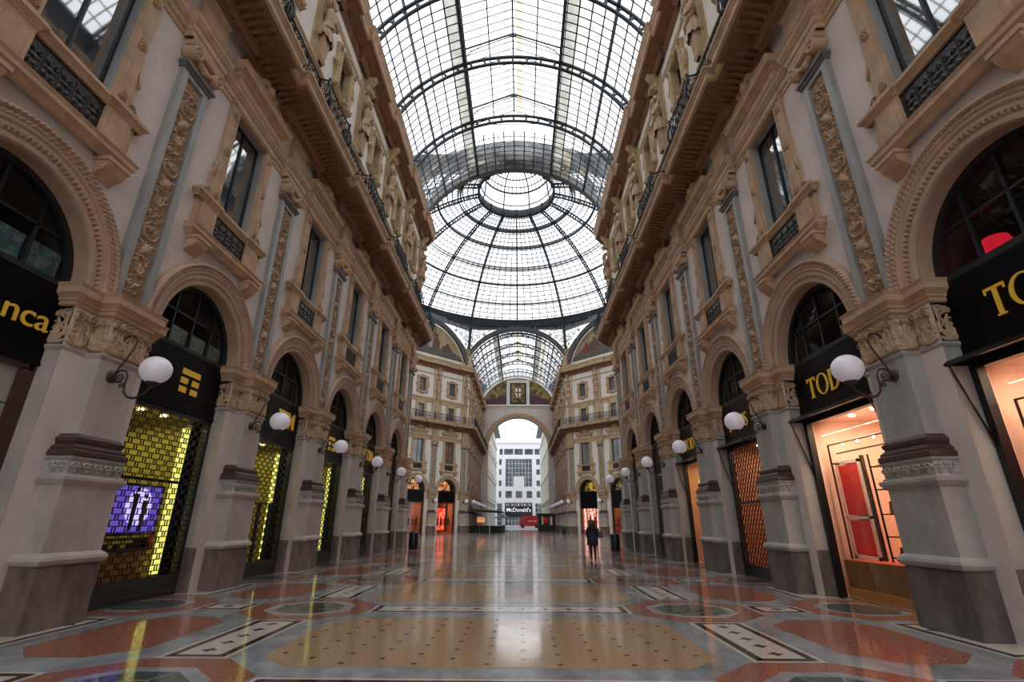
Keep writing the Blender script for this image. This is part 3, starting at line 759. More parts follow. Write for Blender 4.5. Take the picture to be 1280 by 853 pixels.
# diagonals of the octagon: local y runs towards the far arm corner on the left, away from it on the right
wall_mesh('wall_diagonal_left', [-t for t in DBT], -LD, 0, (-WX,YF,0), -PI/4, gal=True)
wall_mesh('wall_diagonal_right', DBT, 0, LD, (WX,YF,0), -3*PI/4, gal=True)
def plain_wall(name, p, q, z1=26.3):
    b = MB(); d = Vector((q[0]-p[0],q[1]-p[1])); L = d.length; d.normalize(); n = Vector((-d.y,d.x))
    vs = [(p[0]+d.x*s+n.x*o, p[1]+d.y*s+n.y*o, z) for s in (0,L) for o in (0,.6) for z in (0,z1)]
    b.add(vs, [(0,1,3,2),(4,6,7,5),(0,4,5,1),(2,3,7,6),(0,2,6,4),(1,5,7,3)], 0); o = b.build(name, 'plaster'); tag(o, kind='structure')
LX = WX+LD*S2
plain_wall('wall_near_diagonal_left', (-WX,YN),(-LX,YN+LD*S2)); plain_wall('wall_near_diagonal_right', (LX,YN+LD*S2),(WX,YN))
for s,nm in ((-1,'left'),(1,'right')):
    ya, yb = YN+LD*S2, YF-LD*S2
    for y,k in ((ya,'near'),(yb,'far')):
        a, e = (s*LX,y),(s*(LX+16),y)
        if (s<0) == (k=='near'): plain_wall('wall_side_arm_%s_%s'%(nm,k), e, a) if k=='near' else plain_wall('wall_side_arm_%s_%s'%(nm,k), a, e)
        else: plain_wall('wall_side_arm_%s_%s'%(nm,k), e, a)

cornices(PY+[3.75], BY, -14, YN, (-WX,0,0), 0, 'left wall of the near arm')
cornices([-y for y in PY+[3.75]], [-y for y in BY], -YN, 14, (WX,0,0), PI, 'right wall of the near arm')
cornices(FPY, FBY, YF, YE, (-WX,0,0), 0, 'left wall of the far arm')
cornices([-y for y in FPY], [-y for y in FBY], -YE, -YF, (WX,0,0), PI, 'right wall of the far arm')
cornices([-t for t in DPT], [-t for t in DBT], -LD, 0, (-WX,YF,0), -PI/4, 'left diagonal wall of the octagon')
cornices(DPT, DBT, 0, LD, (WX,YF,0), -3*PI/4, 'right diagonal wall of the octagon')

# repeated architecture -------------------------------------------------
P_pil = Proto(make_pilaster()); P_win = Proto(make_window()); P_herm = Proto(herm()); P_att = Proto(make_attic_window()); P_gal = Proto(make_gallery_window())
P_lamp = Proto(make_lamp()); P_rail = Proto(make_railing()); P_arch = Proto(archivolt()); P_arch.o['category'] = 'arch'; P_arch.o.name = 'arch_moulding'
RC = {}
def recolor(o, mp):
    if o.type == 'MESH' and any(m and m.name in mp for m in o.data.materials):
        k = (o.data.name, id(mp))
        if k not in RC:
            d = o.data.copy()
            for i,m in enumerate(d.materials):
                if m and m.name in mp: d.materials[i] = MATS[mp[m.name]]
            RC[k] = d
        o.data = RC[k]
    for ch in o.children: recolor(ch, mp)
OCT = {'tan':'ochre','rose':'ochre','relief':'ochre','plaster':'plaster_white','shaft':'cream_stone'}
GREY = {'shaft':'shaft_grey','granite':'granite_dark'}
WN = [0]
def put_window(proto, loc, rz):
    WN[0] += 1; o = proto.put(loc, rz, name='window_%d'%WN[0]); o['kind'] = 'structure'
    if 'label' in o: del o['label']
    return o
def no_straight(o):
    for ch in list(o.children):
        if ch.name.startswith('straight'): bpy.data.objects.remove(ch)
def spot(side, i): return '%s from the front on the %s'%(ORD[i], side)
for side,F,ps,bs in (('left',L_near,PY,BY),('right',R_near,PY,BY)):
    for i,y in enumerate(ps):
        loc,rz = F(y)
        q_ = P_pil.put(loc,rz,'carved stone pilaster on a granite base, '+spot(side,i),'pilasters of the near arm')
        if side=='right': recolor(q_, GREY)
        P_herm.put(loc,rz,'carved atlas figure under the eaves above the %s pilaster on the %s'%(ORD[i],side),'figures of the attic storey')
        l,r = F(y-.14); l = (l[0],y-.14,0)
        P_lamp.put(l,rz,'white globe lamp on scrolled iron bracket, '+spot(side,i),'globe lamps of the near arm')
    for i,y in enumerate(bs):
        loc,rz = F(y)
        P_arch.put(loc,rz,'rose stone arch with rope edge around the %s shopfront on the %s'%(ORD[i],side),'arches of the near arm')
        put_window(P_win,loc,rz); put_window(P_att,loc,rz)
    for i,y in enumerate(ps):
        loc,rz = F(y)
        o = P_rail.put(loc,rz,'black scrolled iron balcony railing over the %s near pilaster on the %s'%(ORD[i],side),'balcony railings of the near arm')
        if side=='left' and i==5: no_straight(o)
for side,F in (('left',L_near),('right',R_near)):
    for i,y in enumerate(FPY):
        loc,rz = F(y)
        P_pil.put(loc,rz,'carved stone pilaster, %s beyond the octagon on the %s of the far arm'%(ORD[i],side),'pilasters of the far arm')
        P_lamp.put(loc,rz,'small distant globe lamp, %s beyond the octagon on the %s'%(ORD[i],side),'globe lamps of the far arm')
        P_herm.put(loc,rz,'distant carved atlas figure, %s beyond the octagon on the %s'%(ORD[i],side),'figures of the far arm')
        o = P_rail.put(loc,rz,'distant iron balcony railing, %s beyond the octagon on the %s'%(ORD[i],side),'balcony railings of the far arm')
        if (side,i) in (('left',5),('right',0)): no_straight(o)
    for i,y in enumerate(FBY):
        loc,rz = F(y)
        P_arch.put(loc,rz,'distant moulded stone arch, %s beyond the octagon on the %s'%(ORD[i],side),'arches of the far arm')
        put_window(P_win,loc,rz); put_window(P_att,loc,rz)
for side,F in (('left',L_diag),('right',R_diag)):
    for i,t in enumerate(DPT):
        loc,rz = F(t)
        pp_ = P_pil.put(loc,rz,'carved stone pilaster, %s from the exit side on the %s octagon wall'%(ORD[i],side),'pilasters of the octagon')
        recolor(pp_, OCT); P_herm.put(loc,rz,'carved atlas figure, %s from the exit side on the %s octagon wall'%(ORD[i],side),'figures of the octagon')
        o = P_rail.put(loc,rz,'iron balcony railing, %s from the exit side on the %s octagon wall'%(ORD[i],side),'balcony railings of the octagon')
        if (side,i) in (('left',0),('right',3)): no_straight(o)
        if i < 3: P_lamp.put(loc,rz,'small globe lamp, %s from the exit side on the %s octagon wall'%(ORD[i],side),'globe lamps of the octagon')
    for i,t in enumerate(DBT):
        loc,rz = F(t)
        recolor(P_arch.put(loc,rz,'moulded stone arch, %s from the exit side on the %s octagon wall'%(ORD[i],side),'arches of the octagon'), OCT)
        w_ = put_window(P_win,loc,rz); recolor(w_, OCT); put_window(P_att,loc,rz); put_window(P_gal,loc,rz)
        for ch in w_.children:
            if ch.name.startswith('pane'):
                ch.data = ch.data.copy(); ch.data.materials.clear(); ch.data.materials.append(MATS['curtained_glass' if side=='right' or i>0 else 'lit_glass'])

# ------------------------------------------------------------------ shopfronts
pmat('gold_wall', (.44,.37,.06), .5, var=.2, vscale=1.5)
pmat('brown_wall', (.30,.15,.07), .5, var=.3, vscale=2)
emat('shelf_glow', (1,.86,.72), 1.6)
emat('yellow_strip', (.95,.90,.20), 1.0)
emat('warm_lamp', (1.0,.80,.55), 12.0)
emat('white_lamp', (1.0,.93,.88), 9.0)
pmat('peach_wall', (.80,.52,.38), .6, var=.1, vscale=2)
pmat('peach_deep', (.62,.28,.14), .6, var=.2, vscale=3)
pmat('ochre_wood', (.50,.22,.06), .45, var=.3, vscale=3, stretch=(1,3,1))
pmat('red_fabric', (.88,.035,.025), .6, var=.2, vscale=12)
pmat('red_dark', (.30,.01,.012), .6, var=.3, vscale=8)
pmat('cream_frame', (.85,.74,.62), .5)
pmat('tile_panel', (.36,.35,.32), .35, var=.08, vscale=3)
pmat('film_teal', (.16,.24,.25), .4, col2=(.03,.10,.12), vscale=9, sharp=(.42,.56))
pmat('film_pale', (.26,.29,.26), .5, col2=(.10,.13,.12), vscale=7, sharp=(.42,.58), stretch=(1,4,1))
pmat('mezz_wall', (.05,.035,.025), .7, var=.4, vscale=2)
pmat('red_curtain', (.22,.015,.02), .8, var=.5, vscale=6, stretch=(1,8,.2))
pmat('bag_brown', (.30,.09,.03), .45)
pmat('leaf', (.035,.09,.03), .6, var=.5, vscale=9)
pmat('terracotta', (.32,.12,.06), .7)
pmat('skin', (.55,.36,.27), .55)
emat('screen_violet', (.17,.10,.62), .75)
emat('screen_glow', (.55,.45,1.0), 1.3)
emat('amber_glow', (1.0,.55,.08), .9)

def noisy_glow(name, c1, c2, s, scale):
    m, nt, N, L = new_mat(name); out = N.new('ShaderNodeOutputMaterial'); e = N.new('ShaderNodeEmission'); e.inputs[1].default_value = s
    tc = N.new('ShaderNodeTexCoord'); n = N.new('ShaderNodeTexNoise'); n.inputs['Scale'].default_value = scale; n.inputs['Detail'].default_value = 3; r = N.new('ShaderNodeValToRGB')
    r.color_ramp.elements[0].position = .38; r.color_ramp.elements[1].position = .6; r.color_ramp.elements[0].color = (*c1,1); r.color_ramp.elements[1].color = (*c2,1)
    L.new(tc.outputs['Object'], n.inputs['Vector']); L.new(n.outputs['Fac'], r.inputs[0]); L.new(r.outputs[0], e.inputs[0]); L.new(e.outputs[0], out.inputs[0]); MATS[name] = m
noisy_glow('orange_glow', (.16,.035,.01), (1.0,.42,.16), 1.1, 2.2)
noisy_glow('amber_fan', (.05,.035,.01), (.80,.50,.06), .8, 1.8)
noisy_glow('red_display', (.85,.02,.015), (1.0,.22,.12), 1.5, 1.6)
noisy_glow('pink_display', (.45,.05,.03), (1.0,.62,.52), 2.0, 4.0)
LIGHTS = [0]; DL = []
def area(loc, rot, size, sizey, col, power):
    LIGHTS[0] += 1
    l = bpy.data.lights.new('shop_or_fill_light', 'AREA'); l.shape = 'RECTANGLE'; l.size = size; l.size_y = sizey; l.color = col; l.energy = power
    o = bpy.data.objects.new('shop_or_fill_light', l); COL.objects.link(o); o.location = loc; o.rotation_euler = rot; return o
def place(F, y):
    loc, rz = F(y); return Matrix.Translation(loc) @ Matrix.Rotation(rz, 4, 'Z')
def shop(F, y, label, group, wall='gold_wall', kind='brick', open_front=False, sign='black_sign', interior=True, power=60, col=(1,.8,.45), fan='dark', depth=3.6, sgn=1, zlow=.45):
    """sgn: +1 when local +y points away from the camera"""
    loc, rz = F(y)
    t = empty('shopfront', loc, rz, label, 'shopfront', group)
    b = MB(); fan_frame(b); b.build('fanlight_frame', 'iron', t)
    b = MB(); half_disc(b,-.35,1.45,SP); b.build('fanlight_glass', 'shop_glass', t)
    b = MB(); b.box(-.36,-.28,-1.55,1.55,4.12,SP-.10); b.box(-.28,-.26,-1.55,1.55,4.08,4.13); b.build('sign_board', sign, t)
    b = MB(); b.box(-.45,-.30,-1.56,-1.42,0,4.1); b.box(-.45,-.30,1.42,1.56,0,4.1); b.box(-.45,-.30,-1.5,1.5,3.98,4.1); b.build('door_frame', 'black' if kind!='tiles' else 'dark_wood', t)
    b = MB(); room(b,-.46,-.46-depth,1.75,4.25,7.35); b.build('upper_room', 'mezz_wall', t)
    if interior:
        b = MB(); room(b,-.46,-.46-depth,1.75,0.02,4.12,back=1 if kind=='brick' else 0); b.build('interior', [wall,'brown_wall'], t)
        M = Matrix.Translation(loc) @ Matrix.Rotation(rz,4,'Z')
        if power:
            for dx in (-1.1,-2.4):
                for yy in (-.8,0,.8):
                    if not DL: b = MB(); b.lathe([(.07,0),(.07,-.02),(0,-.025)], (0,0,4.10), 10); DL.append(b.build('downlight', 'warm_lamp', t)); d_ = DL[0]
                    else: d_ = DL[0].copy(); COL.objects.link(d_); d_.parent = t
                    d_.location = (dx,yy,0)
            area(M @ Vector((-1.9,0,4.0)), (0,0,rz), 2.2, 2.6, col, power)
    if kind == 'glass' and power > 70:
        area(M @ Vector((-.56,0,3.75)), (0,R(-38),rz) if False else (M.to_3x3() @ Matrix.Rotation(R(52),3,'Y')).to_euler(), .25, 2.4, col, power*.9)  # added fill light behind the glass, brightens the front of the window display
    if kind == 'brick':
        b = MB(); brick_grille(b,-.30,-1.42,1.42,zlow,3.98); b.build('grille', 'iron', t)
        b = MB()
        for k in range(5): b.box(-.34,-.27+.01*(k%2),-1.45,1.45,.0+.09*k,.085+.09*k)
        b.build('kick_panel', 'shutter', t)
    if kind == 'lattice':
        b = MB(); lattice_grille(b,-.30,-1.42,1.42,.35,3.98); b.build('grille', 'iron_lamp', t); b = MB(); b.box(-.33,-.27,-1.45,1.45,0,.36); b.build('kick_panel', 'black', t); b = MB(); b.box(-.32,-.27,-1.45,1.45,2.18,2.25); b.build('transom', 'black', t)
    if kind == 'shutter':
        b = MB(); z = 0
        while z < 3.9:
            b.prism([(-.33,z),(-.30,z+.02),(-.29,z+.06),(-.30,z+.10),(-.33,z+.12)], -1.43, 1.43, 'y'); z += .12
        b.build('roller_shutter', 'shutter', t)
    if kind == 'tiles':
        b = MB()
        for k in range(6): b.box(-.40,-.36,-1.42,1.30,.35+.61*k,.35+.61*k+.59)
        b.box(-.42,-.38,-1.42,1.42,0,.33); b.build('door_panels', 'tile_panel', t)
        b = MB(); b.box(-.42,-.30,1.30,1.42,0,4.0); b.box(-.41,-.385,-1.42,1.42,0.3,4.0); b.build('jamb', 'dark_wood', t)
    if kind in ('glass','lattice'):
        b = MB(); b.box(-.50,-.49,-1.45,1.45,.05,4.0); b.build('shop_window', 'shop_glass', t)
    return t
def awning(t):
    b = MB()
    b.box(.02,.07,-1.56,1.56,4.05,4.10); b.box(-.30,.07,-1.57,-1.52,4.05,4.10); b.box(-.30,.07,1.52,1.57,4.05,4.10)
    for s in (-1,1): b.tube([(.05,s*1.5,4.06),(-.30,s*1.5,2.75)], .018, 5)
    b.box(-.30,.05,-1.54,1.54,4.10,4.125); b.build('awning_frame', 'black', t)
def in_room(F, y, name, mats, label, cat, fn, group=None):
    loc, rz = F(y); b = MB(); fn(b); o = b.build(name, mats); o.location = loc; o.rotation_euler = (0,0,rz); return tag(o,label,cat,group)

YEL = (1,.93,.35)
# left side, from the camera
s0 = shop(L_near, BY[0], 'dark wood shopfront with grey tiled shutter panels and black sign with yellow letters', 'shopfronts of the near arm', kind='tiles', interior=False)
text_obj('Banca', .56, 'gold', s0, (-.262,.74,4.82), (PI/2,0,PI/2), xs=1.1)
b = MB(); half = 1.4
for y0_,y1_ in ((-1.36,-.76),(-.68,-.04),(.04,.68),(.76,1.36)): b.box(-.40,-.385,y0_,y1_,SP,SP+.50)
b.build('window_film', 'film_teal', s0)
LOGO = [(-.34,.34,.40,.54),(-.34,-.08,.18,.32),(.08,.34,.18,.32),(-.34,-.08,-.04,.10),(.08,.34,-.04,.10)]
names = ['purple screen','two lit doors','narrow lit door','dim lit door','far yellow door']
for i in range(1,6):
    t = shop(L_near, BY[i], 'yellow lit shopfront behind brick pattern grille, %s from the front on the left'%ORD[i], 'shopfronts of the near arm', power=34 if i<4 else 30, col=YEL)
    b = MB(); b.box(-3.9,-3.86,-1.74,1.74,2.0,2.1); b = MB(); b.box(-.68,-.62,1.02,1.24,.45,3.85); b.build('light_column', 'yellow_strip', t); b = MB(); b.box(-.72,-.60,1.24,1.74,.03,4.1); b.build('side_panel', 'black', t)
    if i in (1,):
        b = MB(); b.box(-3.8,-3.5,-.9,.0,2.45,2.6); b.box(-3.8,-3.5,-.9,.0,2.75,2.8); b.build('lit_shelf', 'shelf_glow', t); b = MB()
        
        for y0_,y1_,z0_,z1_ in LOGO: b.box(-.28,-.262,y0_+.30,y1_+.30,z0_+4.58,z1_+4.58)
        b.build('sign_logo', 'gold', t)
        b = MB()
        for y0_,y1_ in ((-1.36,-.76),(-.68,-.04),(.04,.68),(.76,1.36)): b.box(-.40,-.385,y0_,y1_,SP,SP+.42)
        b.build('window_film', 'film_pale', t)
    elif i in (2,4): text_obj('TIM', .76, 'gold', t, (-.262,.58,4.9), (PI/2,0,PI/2), offset=.02, name='sign_letters')
    else:
        b = MB()
        for y0_,y1_,z0_,z1_ in LOGO: b.box(-.28,-.262,y0_,y1_,z0_+4.50,z1_+4.50)
        b.build('sign_logo', 'gold', t)
    b = MB(); zt_ = 2.46 if i == 1 else 2.12; b.box(-.40,-.35,-1.42,1.24,zt_,zt_+.05)
    if i>1:
        for yy in (-.75,-.1,.62): b.box(-.42,-.36,yy,yy+.13,.4,2.15)
    b.build('transom', 'black', t)
# things inside the first lit shop on the left
y = BY[1]
def scr(b): b.box(-.98,-.90,-.75,1.18,1.30,2.42,0)
o = in_room(L_near,y,'video_screen',['black'],'purple lit video screen with two standing silhouettes behind the first yellow grille','screen',scr)
b = MB(); b.box(-.899,-.885,-.70,1.13,1.36,2.36); p = b.build('display', 'screen_violet', o)
b = MB(); b.lathe([(0,0),(.40,.004),(.41,0)], (-.88,.45,1.92), 24, axis='x')
b.build('glow', 'screen_glow', o)
b = MB()
for yy,h in ((.30,.92),(.62,.78)):
    b.ball((-.868,yy,1.42+h-.05),.05,8,6,sc3=(.3,1,1.2)); b.prism([(yy-.085,1.42+h-.14),(yy+.085,1.42+h-.14),(yy+.06,1.42+h*.5),(yy+.045,1.40),(yy+.012,1.40),(yy,1.42+h*.42),(yy-.012,1.40),(yy-.045,1.40),(yy-.06,1.42+h*.5)], -.875,-.86,'x')
b.build('silhouettes', 'black', o)
in_room(L_near,y,'display_counter',['dark_wood','ochre_wood'],'dark wood display counter under the purple screen','counter',lambda b:(b.box(-1.5,-.75,-1.4,1.0,.12,.98,1),b.box(-1.55,-.7,-1.45,1.05,.98,1.04,0),b.box(-1.2,-.8,-1.4,1.0,1.2,1.24,0),b.box(-1.2,-.8,-1.4,-1.36,1.04,1.2,0),b.box(-1.2,-.8,.96,1.0,1.04,1.2,0)))
for k in range(5):
    in_room(L_near,y,'telephone',['black'],'small dark phone on the counter under the purple screen','phone',lambda b:b.box(-.86,-.83,-.7+.34*k,-.55+.34*k,1.044,1.15),'phones on the counter')
in_room(L_near,y,'red_bottle',['red_fabric'],'small red bottle at the end of the wooden counter behind the first yellow grille','bottle',lambda b:b.lathe([(0,1.045),(.05,1.045),(.055,1.25),(.025,1.33),(.025,1.4),(0,1.4)],(-.76,.9,0),12))

# right side
GR = 'shopfronts of the near arm'
PE = (1,.72,.55)
def letters(t, h, zz, sgn, off=0, x=-.262):
    b = MB(); tods(b, x, h, sgn); b.v = [(p[0],p[1]+off,p[2]+zz) for p in b.v]; b.build('lettering', 'gold', t)
tA = shop(R_near, BY[0], 'open lit shopfront at the right edge of the picture with large gold letters on black', GR, wall='peach_wall', kind='glass', power=75, col=PE); awning(tA); letters(tA,.48,4.60,1,-.05)
tB = shop(R_near, BY[1], 'open lit shopfront with red panels in the window and gold letters on black sign', GR, wall='peach_wall', kind='glass', power=95, col=PE); awning(tB); letters(tB,.50,4.54,1,-.12)
tC = shop(R_near, BY[2], 'shopfront closed by diamond lattice grille lit orange from inside', GR, wall='peach_deep', kind='lattice', power=85, col=(1,.66,.48)); awning(tC); letters(tC,.46,4.56,1,-.3)
tD = shop(R_near, BY[3], 'open shopfront with amber lit window and gold letters, fourth from the front on the right', GR, wall='peach_wall', kind='glass', power=60, col=(1,.62,.3)); awning(tD); letters(tD,.48,4.55,1,-.1)
tE = shop(R_near, BY[4], 'closed dark shopfront with roller shutter and red curtain, fifth from the front on the right', GR, kind='shutter', interior=False)
tF = shop(R_near, BY[5], 'closed dark shopfront with roller shutter and red curtain, last before the octagon on the right', GR, kind='shutter', interior=False)
for t in (tE,tF):
    b = MB(); half_disc(b,-.7,1.4,SP); b.build('curtain', 'red_curtain', t)
# window displays on the right: local +y points towards the camera
def plinth(F,y,label): return in_room(F,y,'display_plinth',['ochre_wood','red_display_top'],label,'plinth',lambda b:(b.box(-1.7,-.52,-1.40,1.40,.22,.78,0),b.box(-1.7,-.52,-1.40,1.40,.78,.815,1),b.box(-1.7,-.48,-1.42,1.42,0.02,.22,0)))
pmat('red_display_top', (.85,.16,.09), .5)
plinth(R_near,BY[1],'low ochre display plinth with red top in the window with red panels'); plinth(R_near,BY[0],'low ochre display plinth with red top in the window at the right edge')
for yy,nm in ((BY[1],'in the window with shelves'),(BY[0],'in the window at the right edge')):
    loc,rz = R_near(yy)
    t = empty('folding_screen', loc, rz, 'tall upholstered red folding screen in cream frame '+nm, 'folding screen')
    for j,(ya,yb,xa) in enumerate(((-1.56,-.68,-.95),)):
        b = MB()
        b.box(xa,xa+.05,ya,ya+.06,.82,3.05); b.box(xa,xa+.05,yb-.06,yb,.82,3.05); b.box(xa,xa+.05,ya,yb,2.98,3.05); b.box(xa,xa+.05,ya,yb,.82,.90); b.box(xa,xa+.05,ya,yb,1.70,1.76); b.build('frame', 'cream_frame', t)
        for z0_,z1_ in ((.93,1.67),(1.79,2.95)):
            b = MB(); b.box(xa+.01,xa+.045,ya+.09,yb-.09,z0_,z1_); b.build('red_panel', 'red_fabric', t)
    b = MB(); b.box(-1.4,-1.32,-1.74,-1.25,.82,3.1); b.box(-1.0,-.94,-.66,-.58,.82,3.12); b.build('side_leaf', 'dark_wood', t)
    t = empty('shelf_unit', loc, rz, 'black metal display shelves holding red bags '+nm, 'shelves')
    b = MB()
    for z in (.9,1.32,1.78,2.3,2.8): b.box(-1.3,-.9,-.34,1.34,z,z+.025)
    b.build('shelf', 'black', t)
    b = MB()
    for y_ in (-.34,1.31):
        for x_ in (-1.3,-.93): b.box(x_,x_+.03,y_,y_+.03,.82,3.1)
    b.build('frame', 'black', t)
    b = MB(); b.box(-1.36,-1.31,-.4,1.4,.82,3.1); b.build('back_panel', 'cream_frame', t)
    k = 0
    for (yb_,z,w,h,mt) in ((.30,.925,.24,.2,'bag_brown'),(.75,.925,.3,.28,'red_fabric'),(.42,1.345,.2,.2,'bag_brown'),(.9,1.345,.3,.3,'red_fabric'),(.32,1.805,.34,.26,'ochre_wood'),(.85,1.805,.26,.22,'bag_brown'),(.62,2.325,.30,.34,'red_fabric'),(1.0,2.325,.26,.28,'red_fabric')):
        k += 1
        def bag(b): 
            yy_ = yb_-.5; b.prism([(-1.18,z),(-1.0,z),(-1.04,z+h),(-1.14,z+h)], yy_, yy_+w, 'y'); b.tube([(-1.09,yy_+w*.25,z+h),(-1.09,yy_+w*.3,z+h+.09),(-1.09,yy_+w*.7,z+h+.09),(-1.09,yy_+w*.75,z+h)], .012, 5)
        in_room(R_near,yy,'handbag',[mt],'%s handbag on shelf %s'%({'bag_brown':'small brown','red_fabric':'bright red','ochre_wood':'wide tan'}[mt],nm),'bag',bag,'handbags on the display shelves')
    t = empty('ceiling_track', loc, rz, 'dark metal rail frame with small spotlights hanging '+nm, 'light fitting')
    b = MB(); b.tube([(-.72,-1.40,.82),(-.72,-1.40,3.45),(-.72,1.3,3.45)], .025, 5); b.tube([(-.9,-1.4,3.25),(-.9,1.3,3.25)], .02, 5); b.tube([(-.72,-1.40,3.0),(-1.2,-1.40,3.0)], .02, 5); b.build('rail', 'dark_wood', t)
    for q in range(4):
        b = MB(); b.ball((-.72,-.8+.55*q,3.40),.028,8,6); b.build('spotlight', 'white_lamp', t)
in_room(R_near,BY[2],'table_lamp',['amber_glow','black'],'amber glowing lamp low behind the diamond lattice grille','lamp',lambda b:(b.lathe([(.05,.6),(.28,.62),(.36,.85),(.2,1.0),(0,1.0)],(-1.0,.5,0),14,0),b.lathe([(.12,0.03),(.03,.06),(.03,.6)],(-1.0,.5,0),10,1)))
in_room(R_near,BY[2],'display_stand',['dark_wood'],'dark display stand with upright rods behind the diamond lattice grille','stand',lambda b:[b.tube([(-1.1,-.6+.22*k,.3),(-1.1,-.6+.22*k,1.5-.12*(k%3))],.05,6) for k in range(6)]+[b.box(-1.4,-.85,-.75,.7,.02,.32)])
in_room(R_near,BY[3],'pendant_lamp',['amber_glow'],'large amber pendant lamp in the fourth shop window on the right','lamp',lambda b:b.lathe([(0,3.55),(.45,3.5),(.6,3.2),(.5,2.95),(.1,2.85),(0,2.85)],(-.85,.4,0),18) or b.tube([(-.85,.4,3.5),(-.85,.4,4.1)],.012,5))
in_room(R_near,BY[3],'mannequin_rail',['cream_frame','dark_wood'],'white garments on a dark rail in the fourth shop window on the right','clothes rail',lambda b:(b.box(-1.2,-.8,-1.2,1.2,.02,.7,1),b.tube([(-1,-1,.7),(-1,-1,2.4),(-1,1,2.4),(-1,1,.7)],.03,6,1),[b.prism([(-1.2,1.1),(-.8,1.1),(-.9,2.3),(-1.1,2.3)],-.8+.35*k,-.62+.35*k,'y',0) for k in range(5)]))
# plants and a red lamp on the upper floor at the right edge
loc,rz = R_near(BY[0])
t = empty('potted_tree', loc, rz, 'potted tree with dark green leaves behind the arched window at the right edge', 'plant')
b = MB(); b.lathe([(0,4.26),(.2,4.26),(.28,4.8),(.30,5.6),(.36,5.75),(0,5.75)], (-1.2,-.15,0), 16); b.build('pot', 'terracotta', t)
b = MB(); b.tube([(-1.2,-.15,5.7),(-1.18,-.1,6.1),(-1.2,-.12,6.5)], .025, 5); b.build('stem', 'dark_wood', t)
b = MB(); rnd = random.Random(5)
for k in range(260):
    c = Vector((-1.2+rnd.gauss(0,.28), -.05+rnd.gauss(0,.5), 6.45+rnd.gauss(0,.22))); d = Vector((rnd.uniform(-1,1),rnd.uniform(-1,1),rnd.uniform(-.5,1))).normalized()*.10; e = d.cross(Vector((rnd.uniform(-1,1),1,rnd.uniform(-1,1)))).normalized()*.045
    b.add([c-d,c+e,c+d,c-e], [(0,1,2,3)])
b.build('foliage', 'leaf', t, recalc=False)
emat('lamp_red', (.9,.02,.05), .6)
in_room(R_near,BY[0],'red_lamp',['lamp_red','black'],'red lampshade behind the lower corner of the arched window at the right edge','lamp',lambda b:(b.lathe([(.30,SP+.12),(.17,SP+.5),(.16,SP+.5)],(-.9,-.95,0),16,0),b.lathe([(.12,4.27),(.02,4.3),(.02,SP+.3)],(-.9,-.95,0),8,1)))

# octagon shops
def dshop(F,t_,label,disp,pw,fanm,wall='peach_deep',col=(1,.55,.3)):
    t = shop(F,t_,label,'shopfronts of the octagon',wall=wall,kind='glass',power=pw,col=col)
    b = MB(); half_disc(b,-1.2,1.42,SP); b.build('lit_ceiling', fanm, t)
    if F is R_diag: b = MB(); b.box(-.33,-.27,-1.45,1.45,3.3,4.1); b.build('blind', 'black_sign', t)
    if disp and disp[0] == 'red_display':
        b = MB(); b.box(-.75,-.70,*disp[1]); b.build('display_panel', disp[0], t); b = MB(); b.box(-.8,-.6,disp[1][1]+.02,disp[1][1]+.3,.3,3.9); b.box(-.8,-.6,-1.42,disp[1][1]+.3,3.35,3.5); b.build('partition', 'dark_wood', t)
    elif disp:
        for q,(ya,yb,z0,z1) in enumerate(((-1.35,-.95,.5,3.3),(-.75,-.55,1.9,3.4),(-.45,-.2,2.3,3.35),(-.1,.25,1.7,3.3),(.35,.55,2.2,3.4),(.75,.85,.8,3.3),(.95,1.35,.5,3.2))):
            b = MB(); b.box(-.75-.05*(q%3),-.70-.05*(q%3),ya,yb,z0,z1); b.build('display_panel', disp[0], t)
    return t
# on the left wall local +y runs towards the arm corner; on the right it runs away from it
dshop(L_diag,DBT[0],'shopfront with glowing red display and orange arch, left octagon wall nearest the far arm',('red_display',(-1.4,.35,.5,3.3)),60,'orange_glow')
dshop(L_diag,DBT[1],'shopfront with warm brown interior and orange arch, middle of the left octagon wall',None,45,'orange_glow')
dshop(L_diag,DBT[2],'shopfront on the left octagon wall furthest from the far arm',None,40,'orange_glow')
dshop(R_diag,DBT[0],'shopfront with bright pink display and yellow arch, right octagon wall nearest the far arm',('pink_display',(-1.0,1.2,.4,3.4)),25,'amber_fan')
dshop(R_diag,DBT[1],'shopfront with patterned display and yellow arch, middle of the right octagon wall',None,30,'amber_fan')
dshop(R_diag,DBT[2],'shopfront on the right octagon wall furthest from the far arm',None,30,'amber_fan')
for F,t_,sd in ((R_diag,DBT[1],'patterned display'),(L_diag,DBT[1],'warm brown interior'),(L_diag,DBT[0],'glowing red display')):
    for k in range(4):
        y_ = -1.0+.62*k
        def man(b):
            x=-.62; b.lathe([(.14,.02),(.14,.04),(.02,.06),(.02,.75),(.13,.8),(.17,1.1),(.11,1.35),(.19,1.55),(.17,1.62),(.05,1.68),(.045,1.75)],(x,y_,.25),12); b.ball((x,y_,2.1),.1,10,7,sc3=(1,.9,1.25))
        in_room(F,t_,'mannequin',['dark_wood' if k%2 else 'red_dark'],'dark mannequin standing in the octagon window with the '+sd,'mannequin',man,'mannequins in the window with the '+sd)
for side,F in (('left',L_near),('right',R_near)):
    for i,y in enumerate(FBY):
        shop(F,y,'dark distant shopfront, %s beyond the octagon on the %s'%(ORD[i],side),'shopfronts of the far arm',wall='brown_wall',kind='glass',power=25,col=(1,.6,.3))
pmat('mural_sky', (.44,.33,.17), .6, var=.35, vscale=.8); pmat('mural_dark', (.06,.06,.065), .6, col2=(.13,.11,.08), vscale=1.5)
pmat('mural_sky2', (.17,.12,.11), .6, col2=(.36,.32,.12), vscale=.35, sharp=(.45,.6))
